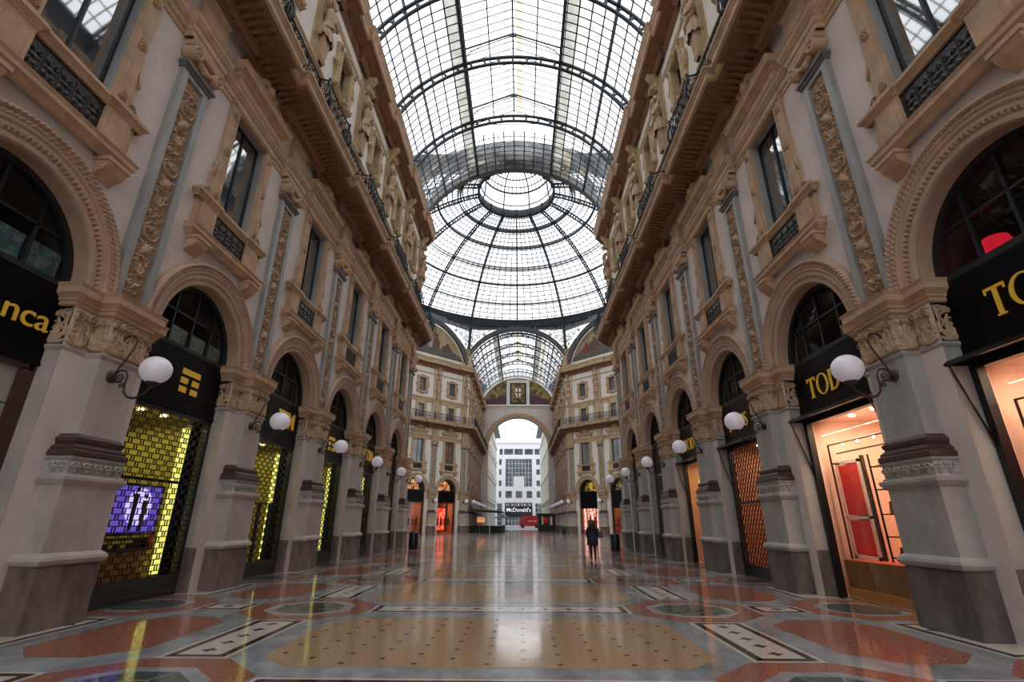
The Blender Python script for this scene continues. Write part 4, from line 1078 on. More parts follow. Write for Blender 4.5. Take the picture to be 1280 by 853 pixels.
pmat('mural_blue', (.05,.12,.24), .6, var=.5, vscale=2); pmat('mural_white', (.42,.40,.36), .6, var=.4, vscale=2); pmat('mural_brown', (.13,.08,.05), .6, var=.5, vscale=3); pmat('mural_red', (.30,.04,.03), .6, var=.5, vscale=2)
pmat('grey_light_iron', (.22,.23,.235), .5)

# ------------------------------------------------------------------ glass roof over the arms
ZC, RG = 22.0, 8.66
def arc(x_r, a): return (x_r*math.sin(a), ZC+x_r*math.cos(a))
A0 = math.asin(7.5/RG); AM = R(21.8)          # foot angle, main purlin step
def make_vault(name, y0, y1, ribs, mon0, mon1, label, grime=True):
    t = empty(name, label=label, cat='glass roof')
    na = 12; st = AM/4
    cuts = [-A0]+[i*st for i in range(-11,12) if abs(i*st) < A0-.01]+[A0]
    ny = max(1,round((y1-y0)/.555)); ys = [y0+(y1-y0)*i/ny for i in range(ny+1)]
    b = MB(); rnd = random.Random(11)
    for a,c in zip(cuts,cuts[1:]):
        m = (a+c)/2
        if abs(m) < AM and mon0 is not None: seg = [(y,z) for y,z in zip(ys,ys[1:]) if not (mon0-.01 <= y and z <= mon1+.01)]
        else: seg = list(zip(ys,ys[1:]))
        for y,z in seg:
            mi = 0
            q = int(round((abs(m)-AM)/st-.5))
            if grime:
                if q == 0: mi = 1 if True else 0
                elif q == 1 and m > 0: mi = 2 if rnd.random() < .75 else 0
                elif rnd.random() < .05: mi = 2
            p0 = arc(RG,a); p1 = arc(RG,c)
            b.add([(p0[0],y,p0[1]),(p1[0],y,p1[1]),(p1[0],z,p1[1]),(p0[0],z,p0[1])], [(0,1,2,3)], mi)
    b.build('glazing', ['roof_glass','roof_glass_dirty','roof_glass_cream'], t, recalc=False)
    b = MB(); Rb = RG-.03
    inner = lambda y: mon0 is not None and mon0-.01 <= y <= mon1+.01
    for a in cuts:
        i = round(a/st)
        if abs(i)%4 == 0 and abs(a) < A0-.01: continue
        x,z = arc(Rb,a)
        if abs(a) < AM and mon0 is not None:
            if y0 < mon0-.1: b.tube([(x,y0,z),(x,mon0,z)], .048, 4)
            if mon1 < y1-.1: b.tube([(x,mon1,z),(x,y1,z)], .048, 4)
        else: b.tube([(x,y0,z),(x,y1,z)], .048, 4)
    for y in ys:
        def seg(a,c):
            n = max(2,int(abs(c-a)/R(4))); b.tube([(arc(Rb,a+(c-a)*k/n)[0],y,arc(Rb,a+(c-a)*k/n)[1]) for k in range(n+1)], .042, 4)
        if inner(y): seg(-A0,-AM); seg(AM,A0)
        else: seg(-A0,A0)
    b.build('glazing_bars', 'iron_roof', t)
    for a in (-2*AM,-AM,0,AM,2*AM):
        b = MB(); x,z = arc(RG-.12,a); dx = .045
        if a == 0:
            if mon0 is not None:
                if mon1 < y1-.1: b.box(-dx,dx,mon1,y1,z-.1,z+.1)
            else: b.box(-dx,dx,y0,y1,z-.1,z+.1)
        else:
            w = .11 if abs(a) < 1.5*AM else .05
            c,s = math.cos(a),math.sin(a)
            P = [(x+c*u+s*v, z-s*u+c*v) for u,v in ((-w,-.13),(w*.2,-.13),(w*.2,.12),(-w,.12))]
            b.prism(P, y0, y1, 'y'); P = [(x+c*u+s*v, z-s*u+c*v) for u,v in ((w*.7,.02),(w,.02),(w,.12),(w*.7,.12))]; b.prism(P, y0, y1, 'y')
        if b.v: b.build('purlin', 'iron_roof', t)
    # lattice arch ribs
    def rib():
        b = MB(); n = 60
        for r0,r1 in ((7.98,8.09),(8.48,8.60)):
            vs = []
            for i in range(n+1):
                a = -A0-.12+(2*A0+.24)*i/n
                for yy,rr in ((-.09,r0),(.09,r0),(.09,r1),(-.09,r1)): x,z = arc(rr,a); vs.append((x,yy,z))
            b.add(vs, [(i*4+k,i*4+(k+1)%4,(i+1)*4+(k+1)%4,(i+1)*4+k) for i in range(n) for k in range(4)])
        m = 20
        for i in range(m+1):
            a = -A0-.08+(2*A0+.16)*i/m
            for da in (0,):
                P = [(arc(8.05,a-.009)),(arc(8.05,a+.009)),(arc(8.5,a+.009)),(arc(8.5,a-.009))]; b.prism(P, -.05,.05,'y')
            for sg in (-1,1):
                for ra,rb in ((8.08,8.22),(8.49,8.35)):
                    P = [arc(ra,a),arc(ra,a+sg*.024),arc(rb,a)]; b.prism(P, -.04,.04,'y')
        return b
    first = None
    for y in ribs:
        if first is None: first = rib().build('rib', 'iron_roof', t); first.location = (0,y,0)
        else: c = first.copy(); COL.objects.link(c); c.parent = t; c.location = (0,y,0)
    if mon0 is not None:
        xm, zb = arc(RG,AM); ze, zr = 31.35, 32.75
        b = MB()
        n2 = max(1,round((mon1-mon0)/.555)); yy = [mon0+(mon1-mon0)*i/n2 for i in range(n2+1)]
        for y,z in zip(yy,yy[1:]):
            for s in (-1,1):
                b.add([(s*xm,y,zb),(s*xm,z,zb),(s*xm,z,ze),(s*xm,y,ze)], [(0,1,2,3)], 1)
                for u0,u1 in ((0,.08),(.08,.2),(.2,.5),(.5,1)):
                    f = lambda u: (s*xm*u, zr+(ze-zr)*u)
                    (xa,za),(xb,zb2) = f(u0),f(u1); mi = 0
                    if u0 == .08: mi = 2 if s > 0 else 3
                    b.add([(xa,y,za),(xb,y,zb2),(xb,z,zb2),(xa,z,za)], [(0,1,2,3)], mi)
        for y in (mon0,mon1): b.add([(-xm,y,zb),(xm,y,zb),(xm,y,ze),(0,y,zr),(-xm,y,ze)], [(0,1,2,3,4)], 0)
        b.build('lantern_glazing', ['roof_glass','roof_glass_dirty','roof_glass_stain','roof_glass_cream'], t, recalc=False)
        b = MB()
        for y in yy:
            for s in (-1,1): b.tube([(s*xm,y,zb),(s*xm,y,ze),(0,y,zr)], .036, 4)
        for u in (.5,1):
            for s in (-1,1): b.tube([(s*xm*u,mon0,zr+(ze-zr)*u-.03),(s*xm*u,mon1,zr+(ze-zr)*u-.03)], .045 if u<1 else .07, 4)
        b.box(-.05,.05,mon0,mon1,zr-.14,zr-.02)
        for y in (mon0,mon1):
            b.tube([(-xm,y,ze),(xm,y,ze)], .035, 4); b.tube([(-xm,y,ze-.02),(0,y,zr),(xm,y,ze-.02)], .04, 4)
            for k in range(-5,6): b.tube([(k*xm/6,y,zb+(.2 if abs(k)>3 else .35)),(k*xm/6,y,ze+(zr-ze)*(1-abs(k)/6))], .014, 4)
        b.build('lantern_bars', 'iron_roof', t)
        first = None
        for y in ribs:
            if not (mon0+.5 < y < mon1-.3): continue
            if first is None:
                b = MB()
                for s in (-1,1):
                    b.tube([(s*xm*.99,0,ze-.05),(0,0,zr-.08)], .05, 5)
                    b.tube([(s*xm*.97,0,zb+.2),(s*xm*.96,0,ze-.75),(s*xm*.88,0,ze-.32),(s*xm*.72,0,ze+.02),(s*xm*.5,0,ze+.38),(s*xm*.25,0,ze+.78),(0,0,zr-.28)], .035, 5)
                    b.tube([(s*xm*.92,0,ze-.05),(s*xm*.84,0,ze-.22)], .025, 4); b.tube([(s*xm*.8,0,ze+.1),(s*xm*.93,0,ze-.4)], .02, 4); b.tube([(s*xm*.65,0,ze+.38),(s*xm*.78,0,ze-.1)], .02, 4)
                b.box(-.25,.25,-.05,.05,zr-.33,zr-.05)
                first = b.build('lantern_truss', 'iron_roof', t); first.location = (0,y,0)
            else: c = first.copy(); COL.objects.link(c); c.parent = t; c.location = (0,y,0)
    return t
make_vault('glass_vault', -14, YN, [8.75-5*k for k in range(4,0,-1)][2:]+PY[:5], -13.9, 30.4, 'barrel vault of glass and dark iron over the near arm')
v2 = make_vault('glass_vault', YF+.2, YE, [YF+.85+5*k for k in range(6)][:5], 75.5, 96.0, 'small distant barrel vault of glass over the far arm', grime=True)
v3 = make_vault('glass_vault', 0, 16, [2.5,7.5,12.5], None, None, 'glass vault over the left side arm of the octagon'); v3.location = (-LX,YC,0); v3.rotation_euler = (0,0,PI/2)
v4 = copy_tree(v3); v4['label'] = 'glass vault over the right side arm of the octagon'; v4.location = (LX,YC,0); v4.rotation_euler = (0,0,-PI/2)

# ------------------------------------------------------------------ the dome
DZ, DR = 21.15, 22.2
def sph(r, th, az): return (r*math.sin(th)*math.sin(az), r*math.sin(th)*math.cos(az), DZ+r*math.cos(th))
dome = empty('glass_dome', (0,YC,0), 0, 'great glass dome with sixteen iron ribs over the octagon', 'dome')
T0, T1 = R(13.2), R(60.6)
b = MB(); nA, nT = 96, 26
vs = [sph(DR+.12, T0+(T1-T0)*j/nT, 2*PI*i/nA) for i in range(nA) for j in range(nT+1)]
b.add(vs, [(i*(nT+1)+j, ((i+1)%nA)*(nT+1)+j, ((i+1)%nA)*(nT+1)+j+1, i*(nT+1)+j+1) for i in range(nA) for j in range(nT)], 0, False)
b.build('glazing', 'roof_glass', dome, recalc=False)
b = MB()
for i in range(nA):
    if i%6: b.tube([sph(DR+.08, T0+(T1-T0)*j/14, 2*PI*i/nA) for j in range(15)], .058, 4)
for j in range(1,nT):
    th = T0+(T1-T0)*j/nT; b.tube([sph(DR+.08, th, 2*PI*i/64) for i in range(64)], .072, 4, closed=True)
b.build('glazing_bars', 'roof_bar_thin', dome)
def dome_rib():
    b = MB(); n = 40
    for ra,rb,w in ((DR-.62,DR-.52,.10),(DR-.06,DR+.06,.10)):
        vs = []
        for j in range(n+1):
            th = T0+(T1+R(2)-T0)*j/n
            for dx,rr in ((-w,ra),(w,ra),(w,rb),(-w,rb)):
                p = sph(rr,th,0); vs.append((dx,p[1],p[2]))
        b.add(vs, [(j*4+k,j*4+(k+1)%4,(j+1)*4+(k+1)%4,(j+1)*4+k) for j in range(n) for k in range(4)])
    m = 44
    for j in range(m):
        th = T0+(T1-T0)*(j+.5)/m; dth = (T1-T0)/m*.42; rc = DR-.28; pts = []
        for k in range(8):
            a = 2*PI*k/8; p = sph(rc+.2*math.sin(a), th+dth*math.cos(a), 0); pts.append((0,p[1],p[2]))
        b.tube(pts, .06, 4, closed=True)
    return b
first = None
for k in range(16):
    if first is None: first = dome_rib().build('rib', 'iron_roof', dome)
    else: c = first.copy(); COL.objects.link(c); c.parent = dome; c.rotation_euler = (0,0,-2*PI*k/16)
def ring_mb(th, wth, r0, r1, n=96):
    b = MB(); vs = []
    for i in range(n):
        az = 2*PI*i/n
        for tt,rr in ((th-wth,r0),(th+wth,r0),(th+wth,r1),(th-wth,r1)): vs.append(sph(rr,tt,az))
    b.add(vs, [(i*4+k,i*4+(k+1)%4,((i+1)%n)*4+(k+1)%4,((i+1)%n)*4+k) for i in range(n) for k in range(4)]); return b
for th,w,dbl in ((19.7,.10,1),(28.1,.30,0),(36.8,.10,1),(44.3,.34,0),(52.5,.22,0)):
    b = ring_mb(R(th),R(w),DR-.5,DR+.02)
    if dbl:
        b2 = ring_mb(R(th+.9),R(w),DR-.5,DR+.02); b.add(b2.v,b2.f)
        for i in range(96):
            az = 2*PI*i/96; b.tube([sph(DR-.3,R(th),az),sph(DR-.3,R(th+.9),az)], .05, 4)
    b.build('ring_girder', 'iron_roof', dome)
# base drum
b = MB(); b.lathe([(19.15,31.25),(19.15,31.55),(19.3,31.6),(19.3,32.25),(19.2,32.3),(19.2,32.5),(19.9,32.5),(19.9,31.25),(19.15,31.25)], (0,0,0), 96); b.build('base_ring', 'iron_roof', dome)
b = MB()
for k in range(8):
    a0 = R(22.5)+k*PI/4; vs = []
    n = 12; R8 = 19.4/math.cos(PI/8)
    p,q = Vector((R8*math.sin(a0),R8*math.cos(a0))), Vector((R8*math.sin(a0+PI/4),R8*math.cos(a0+PI/4)))
    for i in range(n+1):
        a = a0+PI/4*i/n; e = p.lerp(q,i/n)*1.06; vs += [(19.2*math.sin(a),19.2*math.cos(a),31.28),(e.x,e.y,31.28)]
    b.add(vs, [(2*i,2*i+1,2*i+3,2*i+2) for i in range(n)])
b.build('corner_soffit', 'iron_roof', dome)
# oculus band, lantern drum and cap
b = MB(); b.lathe([(5.0,42.35),(5.0,42.5),(4.98,42.5),(4.98,43.5),(5.0,43.5),(5.0,43.7),(5.16,43.7),(5.16,42.35),(5.0,42.35)], (0,0,0), 64)
for k in range(16):
    a = 2*PI*k/16; b.tube([(4.95*math.sin(a),4.95*math.cos(a),42.3),(4.95*math.sin(a),4.95*math.cos(a),43.75)], .12, 4)
b.build('oculus_band', 'iron_roof', dome)
b = MB()
for k in range(64):
    if k%4 == 3: continue
    a = 2*PI*(k+.5+.5)/64
    for z in (42.78,43.22):
        rr = .13; c = Vector((4.94*math.sin(a),4.94*math.cos(a),z)); tx = Vector((math.cos(a),-math.sin(a),0))
        b.tube([c+tx*rr*math.cos(q*PI/4)+Vector((0,0,rr*math.sin(q*PI/4))) for q in range(8)], .03, 4, closed=True)
b.build('oculus_scrolls', 'grey_light_iron', dome)
b = MB(); b.lathe([(4.85,43.7),(4.6,46.2)], (0,0,0), 48, smooth=False); n=8
b.lathe([(4.6,46.2)]+[(4.6*math.cos(R(90)*j/n), 46.2+2.9*math.sin(R(90)*j/n)) for j in range(1,n+1)], (0,0,0), 48, smooth=False)
b.build('cap_glazing', 'roof_glass', dome, recalc=False)
b = MB()
for k in range(8):
    a = 2*PI*(k+.5)/8; P = [(4.8,43.7),(4.55,46.2)]+[(4.55*math.cos(R(90)*j/8), 46.2+2.85*math.sin(R(90)*j/8)) for j in range(1,9)]
    b.tube([(r*math.sin(a),r*math.cos(a),z) for r,z in P], .10, 5)
    for s in (-1,1): b.tube([(4.7*math.sin(a+s*.14),4.7*math.cos(a+s*.14),44.2),(4.66*math.sin(a+s*.05),4.66*math.cos(a+s*.05),45.2),(4.6*math.sin(a+s*.18),4.6*math.cos(a+s*.18),45.9)], .03, 4)
for r,z,w in ((4.58,46.2,.14),(4.8,44.2,.09),(4.3,47.0,.075),(3.7,47.85,.09),(2.4,48.65,.09),(1.2,49.0,.08)): b.tube([(r*math.sin(2*PI*i/48),r*math.cos(2*PI*i/48),z) for i in range(48)], w, 5, closed=True)
for k in range(48):
    a = 2*PI*k/48; P = [(4.58*math.cos(R(90)*j/8), 46.2+2.87*math.sin(R(90)*j/8)) for j in range(0,8)]; b.tube([(r*math.sin(a),r*math.cos(a),z) for r,z in P], .06, 3)
b.build('cap_bars', 'iron_roof', dome)

# iron arches, spandrels and corner figures around the octagon
AZ = [k*PI/4 for k in range(8)]
pmat('arch_iron', (.15,.155,.155), .6, var=.4, vscale=6, bump=.2, bscale=30)
def side_frame(az):
    return Matrix.Translation((0,YC,0)) @ Matrix.Rotation(-az,4,'Z')      # local +y points from the centre to the side
def arch_ring(r0, r1, zc, zlo, yoff, depth=.5):
    b = MB(); a1 = math.acos(max(-1,min(1,(zlo-zc)/r1))); n = 64; vs = []
    for i in range(n+1):
        a = -a1+2*a1*i/n
        for yy,rr in ((yoff-depth,r0),(yoff-depth,r1),(yoff,r1),(yoff,r0)): vs.append((rr*math.sin(a),yy,zc+rr*math.cos(a)))
    b.add(vs, [(i*4+k,i*4+(k+1)%4,(i+1)*4+(k+1)%4,(i+1)*4+k) for i in range(n) for k in range(4)])
    m = 46
    for i in range(m):
        a = -a1+2*a1*(i+.5)/m; rm = (r0+r1)/2; c = (rm*math.sin(a),yoff-depth-.02,zc+rm*math.cos(a))
        b.tube([(c[0]+.17*math.cos(q*PI/3),c[1],c[2]+.17*math.sin(q*PI/3)) for q in range(6)], .035, 4, closed=True)
    for rr in (r0+.03,r1-.03): b.tube([(rr*math.sin(-a1+2*a1*i/n),yoff-depth-.02,zc+rr*math.cos(-a1+2*a1*i/n)) for i in range(n+1)], .045, 4)
    return b
sides = ['far arm mouth','right diagonal, far side','right side arm mouth','right diagonal, near side','near arm mouth','left diagonal, near side','left side arm mouth','left diagonal, far side']
for k,az in enumerate(AZ):
    diag = k%2 == 1; M = side_frame(az); D = (YF-YC) if not diag else 19.02
    hw = 8.05 if not diag else 8.6
    r0,r1,zc,zlo = (8.42,9.05,22.2,24.5) if not diag else (7.55,8.2,22.5,24.7)
    o = arch_ring(r0,r1,zc,zlo,D+.05).build('iron_arch', 'arch_iron'); o.matrix_world = M; tag(o,'dark studded iron arch under the dome at the '+sides[k],'arch','iron arches under the dome')
    # spandrel glazing: between the arch and the dome ring
    t = empty('spandrel', label='pierced glazed spandrel under the dome ring at the '+sides[k], cat='spandrel', group='spandrels under the dome'); t.matrix_world = M
    n = 24; vs = []; hx = 8.05
    for i in range(n+1):
        x = -hx+2*hx*i/n; z = zc+math.sqrt(max(0,(r1-.05)**2-x*x)) if abs(x) < r1-.05 else 24.6
        vs += [(x,D,z),(x,D,31.4)]
    b = MB(); b.add(vs, [(2*i,2*i+1,2*i+3,2*i+2) for i in range(n)]); b.build('glazing', 'roof_glass', t, recalc=False)
    b = MB()
    if k not in (3,4,5):
        for s in (-1,1):
            for (x,z,r) in ((6.9,30.2,.42),(5.7,30.4,.42),(6.3,29.6,.28),(7.5,29.5,.3),(7.0,29.0,.3),(7.6,30.6,.25),(6.3,30.95,.24),(5.1,30.95,.22),(4.5,30.8,.26),(3.8,31.0,.22),(7.6,28.7,.25),(7.4,28.1,.2),(5.3,29.9,.2)):
                if math.hypot(x,z-zc) < r1+.1: continue
                for rr,w in ((r,.06),(r*.45,.04)): b.tube([(s*x+rr*math.cos(q*PI/6),D-.04,z+rr*math.sin(q*PI/6)) for q in range(12)], w, 4, closed=True)
                for q in range(6): b.tube([(s*x+r*.45*math.cos(q*PI/3),D-.04,z+r*.45*math.sin(q*PI/3)),(s*x+r*math.cos(q*PI/3),D-.04,z+r*math.sin(q*PI/3))], .035, 3)
            for q in range(14): b.tube([(s*(.3+q*.25),D-.03,max(zc+math.sqrt(max(0,r1**2-(.3+q*.25)**2)),30)),(s*(.3+q*.25),D-.03,31.3)], .03, 3)
    for s in (-1,1):
        b.box(s*2.9-.09,s*2.9+.09,D-.35,D-.1,30.6,31.4)
    b.box(-8.05,8.05,D-.06,D+.02,31.2,31.4); b.build('tracery', 'grey_light_iron', t)
# corner struts and winged figures
for k in range(8):
    a = R(22.5)+k*PI/4
    left = 'near left,near right'
    Rk = 20.35; c = Vector((Rk*math.sin(a),YC+Rk*math.cos(a),0))
    nm = ['far arm, right corner','right side arm, far corner','right side arm, near corner','near arm, right corner','near arm, left corner','left side arm, near corner','left side arm, far corner','far arm, left corner'][k]
    if k in (2,3,4,5): continue
    b = MB(); p1 = (19.2*math.sin(a),YC+19.2*math.cos(a)); p0 = (20.0*math.sin(a),YC+20.0*math.cos(a))
    b.tube([(p1[0],p1[1],32.2),(p0[0],p0[1],27.2)], .24, 6, smooth=False); o = b.build('corner_strut', 'iron_roof'); tag(o,'dark iron strut coming down from the dome ring at the '+nm,'strut','corner struts of the dome')
    t = empty('eagle_statue', (c.x,c.y,0), PI-a, 'carved eagle with raised wings on a corner pedestal at the '+nm, 'statue', 'eagles of the octagon')
    b = MB(); b.box(-.75,.75,-.9,.3,24.4,24.9); b.box(-.55,.55,-.7,.3,24.9,25.9); b.box(-.65,.65,-.8,.3,25.9,26.1); b.build('pedestal', 'ochre', t)
    b = MB()
    b.tube([(0,-.1,26.1),(0,-.15,26.7),(0,-.2,27.2),(0,-.25,27.6)], [.25,.36,.3,.15], 9); b.ball((0,-.35,27.75),.2,10,7); b.tube([(0,-.5,27.75),(0,-.68,27.62)],[.07,.02],5)
    for s in (-1,1):
        for q in range(6): b.tube([(s*.25,-.1,27.1-.12*q),(s*(.9-.05*q),-.05,27.9-.25*q),(s*(1.55-.14*q),0,28.9-.42*q)], [.14,.12,.04], 5)
    b.build('eagle', 'ochre', t)

# painted lunettes on the diagonal walls: plain stand-ins of generic figures
def lunette(F, label, sky, ground, figs):
    loc,rz = F(LD/2); loc = (loc[0],loc[1],0)
    t = empty('painted_lunette', loc, rz, label, 'mural', 'murals of the octagon')
    r, zc, z0 = 7.5, 22.5, 24.8; n = 40; a1 = math.acos((z0-zc)/r)
    pts = [(r*math.sin(-a1+2*a1*i/n), zc+r*math.cos(-a1+2*a1*i/n)) for i in range(n+1)]
    b = MB(); b.prism(pts, -.3, -.02, 'x'); b.build('ground', sky, t)
    b = MB(); b.prism([(-7.0,z0),(7.0,z0),(6.6,25.5),(4.6,26.3),(3.0,26.0),(1.2,26.7),(-1.5,26.6),(-3.2,26.1),(-5,26.4),(-6.6,25.5)], -.02, -.005,'x'); b.build('foreground', ground, t)
    for (y,z,ry,rz_,m) in figs:
        b = MB(); b.ball((-.02,y,z), 1, 14, 8, sc3=(.04,ry,rz_)); b.ball((-.02,y+.1*ry,z+rz_*1.15), .34, 10, 6, sc3=(.15,1,1)); b.build('figure', m, t)
    b = MB(); pp = [(0,p[0],p[1]) for p in pts]; b.tube([(.02,p[0]*.985,zc+(p[1]-zc)*.985) for p in pts], .07, 6); b.build('frame', 'cream_frame', t)
lunette(L_diag,'arched mural with golden sky and blue robed figures on the left octagon wall','mural_sky','mural_dark',[(-.8,26.9,1.3,1.0,'mural_blue'),(.7,27.4,.7,1.6,'mural_white'),(1.7,26.8,.8,1.2,'mural_brown'),(3.8,26.3,1.0,.6,'mural_brown'),(-2.6,26.6,1.1,.9,'mural_red')])
lunette(R_diag,'arched mural with dark sky and red robed figures on the right octagon wall','mural_sky2','mural_dark',[(-.3,27.0,1.0,1.2,'mural_red'),(1.2,26.6,1.0,1.0,'mural_red'),(-2.6,26.6,1.2,.9,'mural_brown'),(-4.1,26.3,.8,.6,'mural_red'),(2.9,26.8,.7,1.1,'mural_white')])

# ------------------------------------------------------------------ end wall of the far arm
def arch_wall(name, y, r, zs, rtop, mats, xin=7.5):
    b = MB(); n = 40
    pts = [(r*math.cos(PI-PI*i/n), zs+r*math.sin(PI*i/n)) for i in range(n+1)]
    top = 24.6
    for yy in (y,y+1.4):
        b.add([(-xin,yy,0),(-r,yy,0),(-r,yy,top),(-xin,yy,top)], [(0,1,2,3)]); b.add([(xin,yy,0),(r,yy,0),(r,yy,top),(xin,yy,top)], [(0,1,2,3)])
        for p,q in zip(pts,pts[1:]): b.add([(p[0],yy,p[1]),(q[0],yy,q[1]),(q[0],yy,top),(p[0],yy,top)], [(0,1,2,3)])
        # segment above
        m = 24; a1 = math.acos((top-ZC)/rtop); P = [(rtop*math.sin(-a1+2*a1*i/m), ZC+rtop*math.cos(-a1+2*a1*i/m)) for i in range(m+1)]
        b.add([(p[0],yy,p[1]) for p in P], [tuple(range(m+1))])
    prof = [(-r,0)]+pts+[(r,0)]
    b.add([(p[0],yy,p[1]) for p in prof for yy in (y,y+1.4)], [(2*i,2*i+1,2*i+3,2*i+2) for i in range(len(prof)-1)], 1)
    o = b.build(name, mats, recalc=False); return tag(o, kind='structure')
arch_wall('wall_end', YE, 6.1, 15.7, 8.9, ['plaster','grey_dark'])
arch_wall('wall_back', -15.4, 6.1, 15.7, 8.9, ['plaster','grey_dark'])
b = MB(); n = 40
vs = []
prof = [(0,6.08),(.12,6.12),(.14,6.5),(.2,6.55),(.2,6.75),(.1,6.8),(.1,7.05),(.0,7.1)]
for i in range(n+1):
    a = PI*i/n
    for o_,rr in prof: vs.append((-rr*math.cos(a), YE-o_, 15.7+rr*math.sin(a)))
m = len(prof); b.add(vs, [(i*m+q,i*m+q+1,(i+1)*m+q+1,(i+1)*m+q) for i in range(n) for q in range(m-1)])
o = b.build('arch_surround', 'tan'); tag(o,'wide moulded stone surround of the great exit arch at the end of the far arm','arch')
b = MB(); b.sweep([(-7.5,YE),(7.5,YE)], [(0,23.7),(.1,23.75),(.1,24.0),(.3,24.1),(.35,24.3),(.3,24.4),(0,24.5)], mi=0)
for x in (-2.35,-2.0,1.75,2.1): b.box(x,x+.28,YE-.15,YE,24.45,30.1)
b.tube([(8.25*math.sin(R(-70)+R(140)*i/40),YE-.1,ZC+8.25*math.cos(R(-70)+R(140)*i/40)) for i in range(41)], .16, 6)
trim(b,'plaster_white',(0,0,0),0,'pale cornice and frame of the lunette at the end of the far arm')
pmat('mosaic_gold', (.25,.17,.04), .5, col2=(.045,.03,.015), vscale=1.2, sharp=(.42,.55)); pmat('mosaic_dark', (.035,.02,.03), .6, col2=(.10,.03,.05), vscale=2)
t = empty('mosaic_panels', (0,0,0), 0, 'gold and dark mosaic panels with a cross shield over the exit arch', 'mosaic')
for s in (-1,1):
    m = 12; P = [(s*2.4,24.5)]+[(s*(2.4+(7.35-2.4)*i/m), ZC+math.sqrt(max(0,8.0**2-(2.4+(7.35-2.4)*i/m)**2))) for i in range(m+1)]
    P = [P[0]]+[p for p in P[1:] if p[1] > 24.5]+[(s*7.3,24.5)]
    b = MB(); b.prism([(p[0],p[1]) for p in P], YE-.06, YE-.02, 'y'); b.build('side_mosaic', 'mosaic_gold', t)
    b = MB(); b.prism([(s*2.4,24.5),(s*6.9,24.5),(s*6.2,25.7),(s*4.5,25.9),(s*3.6,26.6),(s*2.4,26.3)], YE-.08, YE-.06, 'y'); b.build('side_figures', 'mosaic_dark', t)
b = MB(); b.box(-1.75,1.75,YE-.07,YE-.02,24.6,29.2); b.build('centre_ground', 'black', t)
b = MB(); b.box(-1.4,1.4,YE-.09,YE-.07,25.0,28.9); b.build('centre_mosaic', 'mosaic_gold', t)
b = MB(); b.prism([(-.55,28.0),(.55,28.0),(.6,26.8),(.35,26.2),(0,25.9),(-.35,26.2),(-.6,26.8)], YE-.13, YE-.09, 'y'); b.build('shield', 'cream_frame', t)
b = MB(); b.box(-.12,.12,YE-.16,YE-.13,26.0,28.0); b.box(-.56,.56,YE-.16,YE-.13,26.95,27.2); b.build('cross', 'black', t)

# ------------------------------------------------------------------ inlaid marble floor (one slab, inlays as faces)
def fmat(name, col, col2, scale=4.0, rough=.085, sharp=(.35,.65), stretch=(1,1,1), detail=8):
    m = pmat(name, col, rough, col2=col2, vscale=scale, sharp=sharp, stretch=stretch, spec=.38, detail=detail)
    nt = m.node_tree; N = nt.nodes; L = nt.links; b = [n for n in N if n.type=='BSDF_PRINCIPLED'][0]
    tc = N.new('ShaderNodeTexCoord'); n = N.new('ShaderNodeTexNoise'); n.inputs['Scale'].default_value = 1.3; n.inputs['Detail'].default_value = 5
    L.new(tc.outputs['Object'], n.inputs['Vector']); mr = N.new('ShaderNodeMapRange'); mr.inputs['From Min'].default_value=.3; mr.inputs['From Max'].default_value=.7; mr.inputs['To Min'].default_value = rough*.7; mr.inputs['To Max'].default_value = rough*1.7
    L.new(n.outputs['Fac'], mr.inputs[0]); L.new(mr.outputs[0], b.inputs['Roughness'])
    n2 = N.new('ShaderNodeTexNoise'); n2.inputs['Scale'].default_value = 2.2; n2.inputs['Detail'].default_value = 2; L.new(tc.outputs['Object'], n2.inputs['Vector'])
    bp = N.new('ShaderNodeBump'); bp.inputs['Strength'].default_value = .05; bp.inputs['Distance'].default_value = .02; L.new(n2.outputs['Fac'], bp.inputs['Height']); L.new(bp.outputs[0], b.inputs['Normal'])
    return m
fmat('f_grey', (.42,.44,.46), (.13,.145,.16), 1.6, stretch=(1,.6,1), sharp=(.28,.72))
fmat('f_beige', (.50,.345,.20), (.30,.19,.105), 30)
fmat('f_red', (.42,.17,.115), (.20,.07,.05), 26)
fmat('f_white', (.66,.62,.56), (.46,.43,.39), 60)
fmat('f_dark', (.055,.032,.028), (.03,.018,.016), 30)
fmat('f_green', (.045,.055,.048), (.11,.125,.105), 3)
fmat('f_black', (.02,.02,.022), (.04,.04,.04), 10)
fmat('f_brown', (.12,.075,.035), (.06,.04,.02), 8)
FM = ['f_grey','f_beige','f_red','f_white','f_dark','f_green','f_black','f_brown']
G,BG,RD,WH,DK,GN,BK,BN = range(8)
fl = MB()
def fpoly(pts, z, m): fl.add([(p[0],p[1],z) for p in pts], [tuple(range(len(pts)))], m)
def octo(cx, cy, hx, hy, c): return [(cx-hx,cy-hy+c),(cx-hx+c,cy-hy),(cx+hx-c,cy-hy),(cx+hx,cy-hy+c),(cx+hx,cy+hy-c),(cx+hx-c,cy+hy),(cx-hx+c,cy+hy),(cx-hx,cy+hy-c)]
def clipx(pts, lim):
    """keep the part of a polygon with x between -lim and lim"""
    for sg in (1,-1):
        out = []
        for i in range(len(pts)):
            a, b_ = pts[i-1], pts[i]; ia, ib = sg*a[0] <= lim, sg*b_[0] <= lim
            if ia != ib: t = (sg*lim-a[0])/(b_[0]-a[0]) if abs(b_[0]-a[0])>1e-9 else 0; out.append((sg*lim,a[1]+t*(b_[1]-a[1])))
            if ib: out.append(b_)
        pts = out
        if len(pts) < 3: return []
    return pts
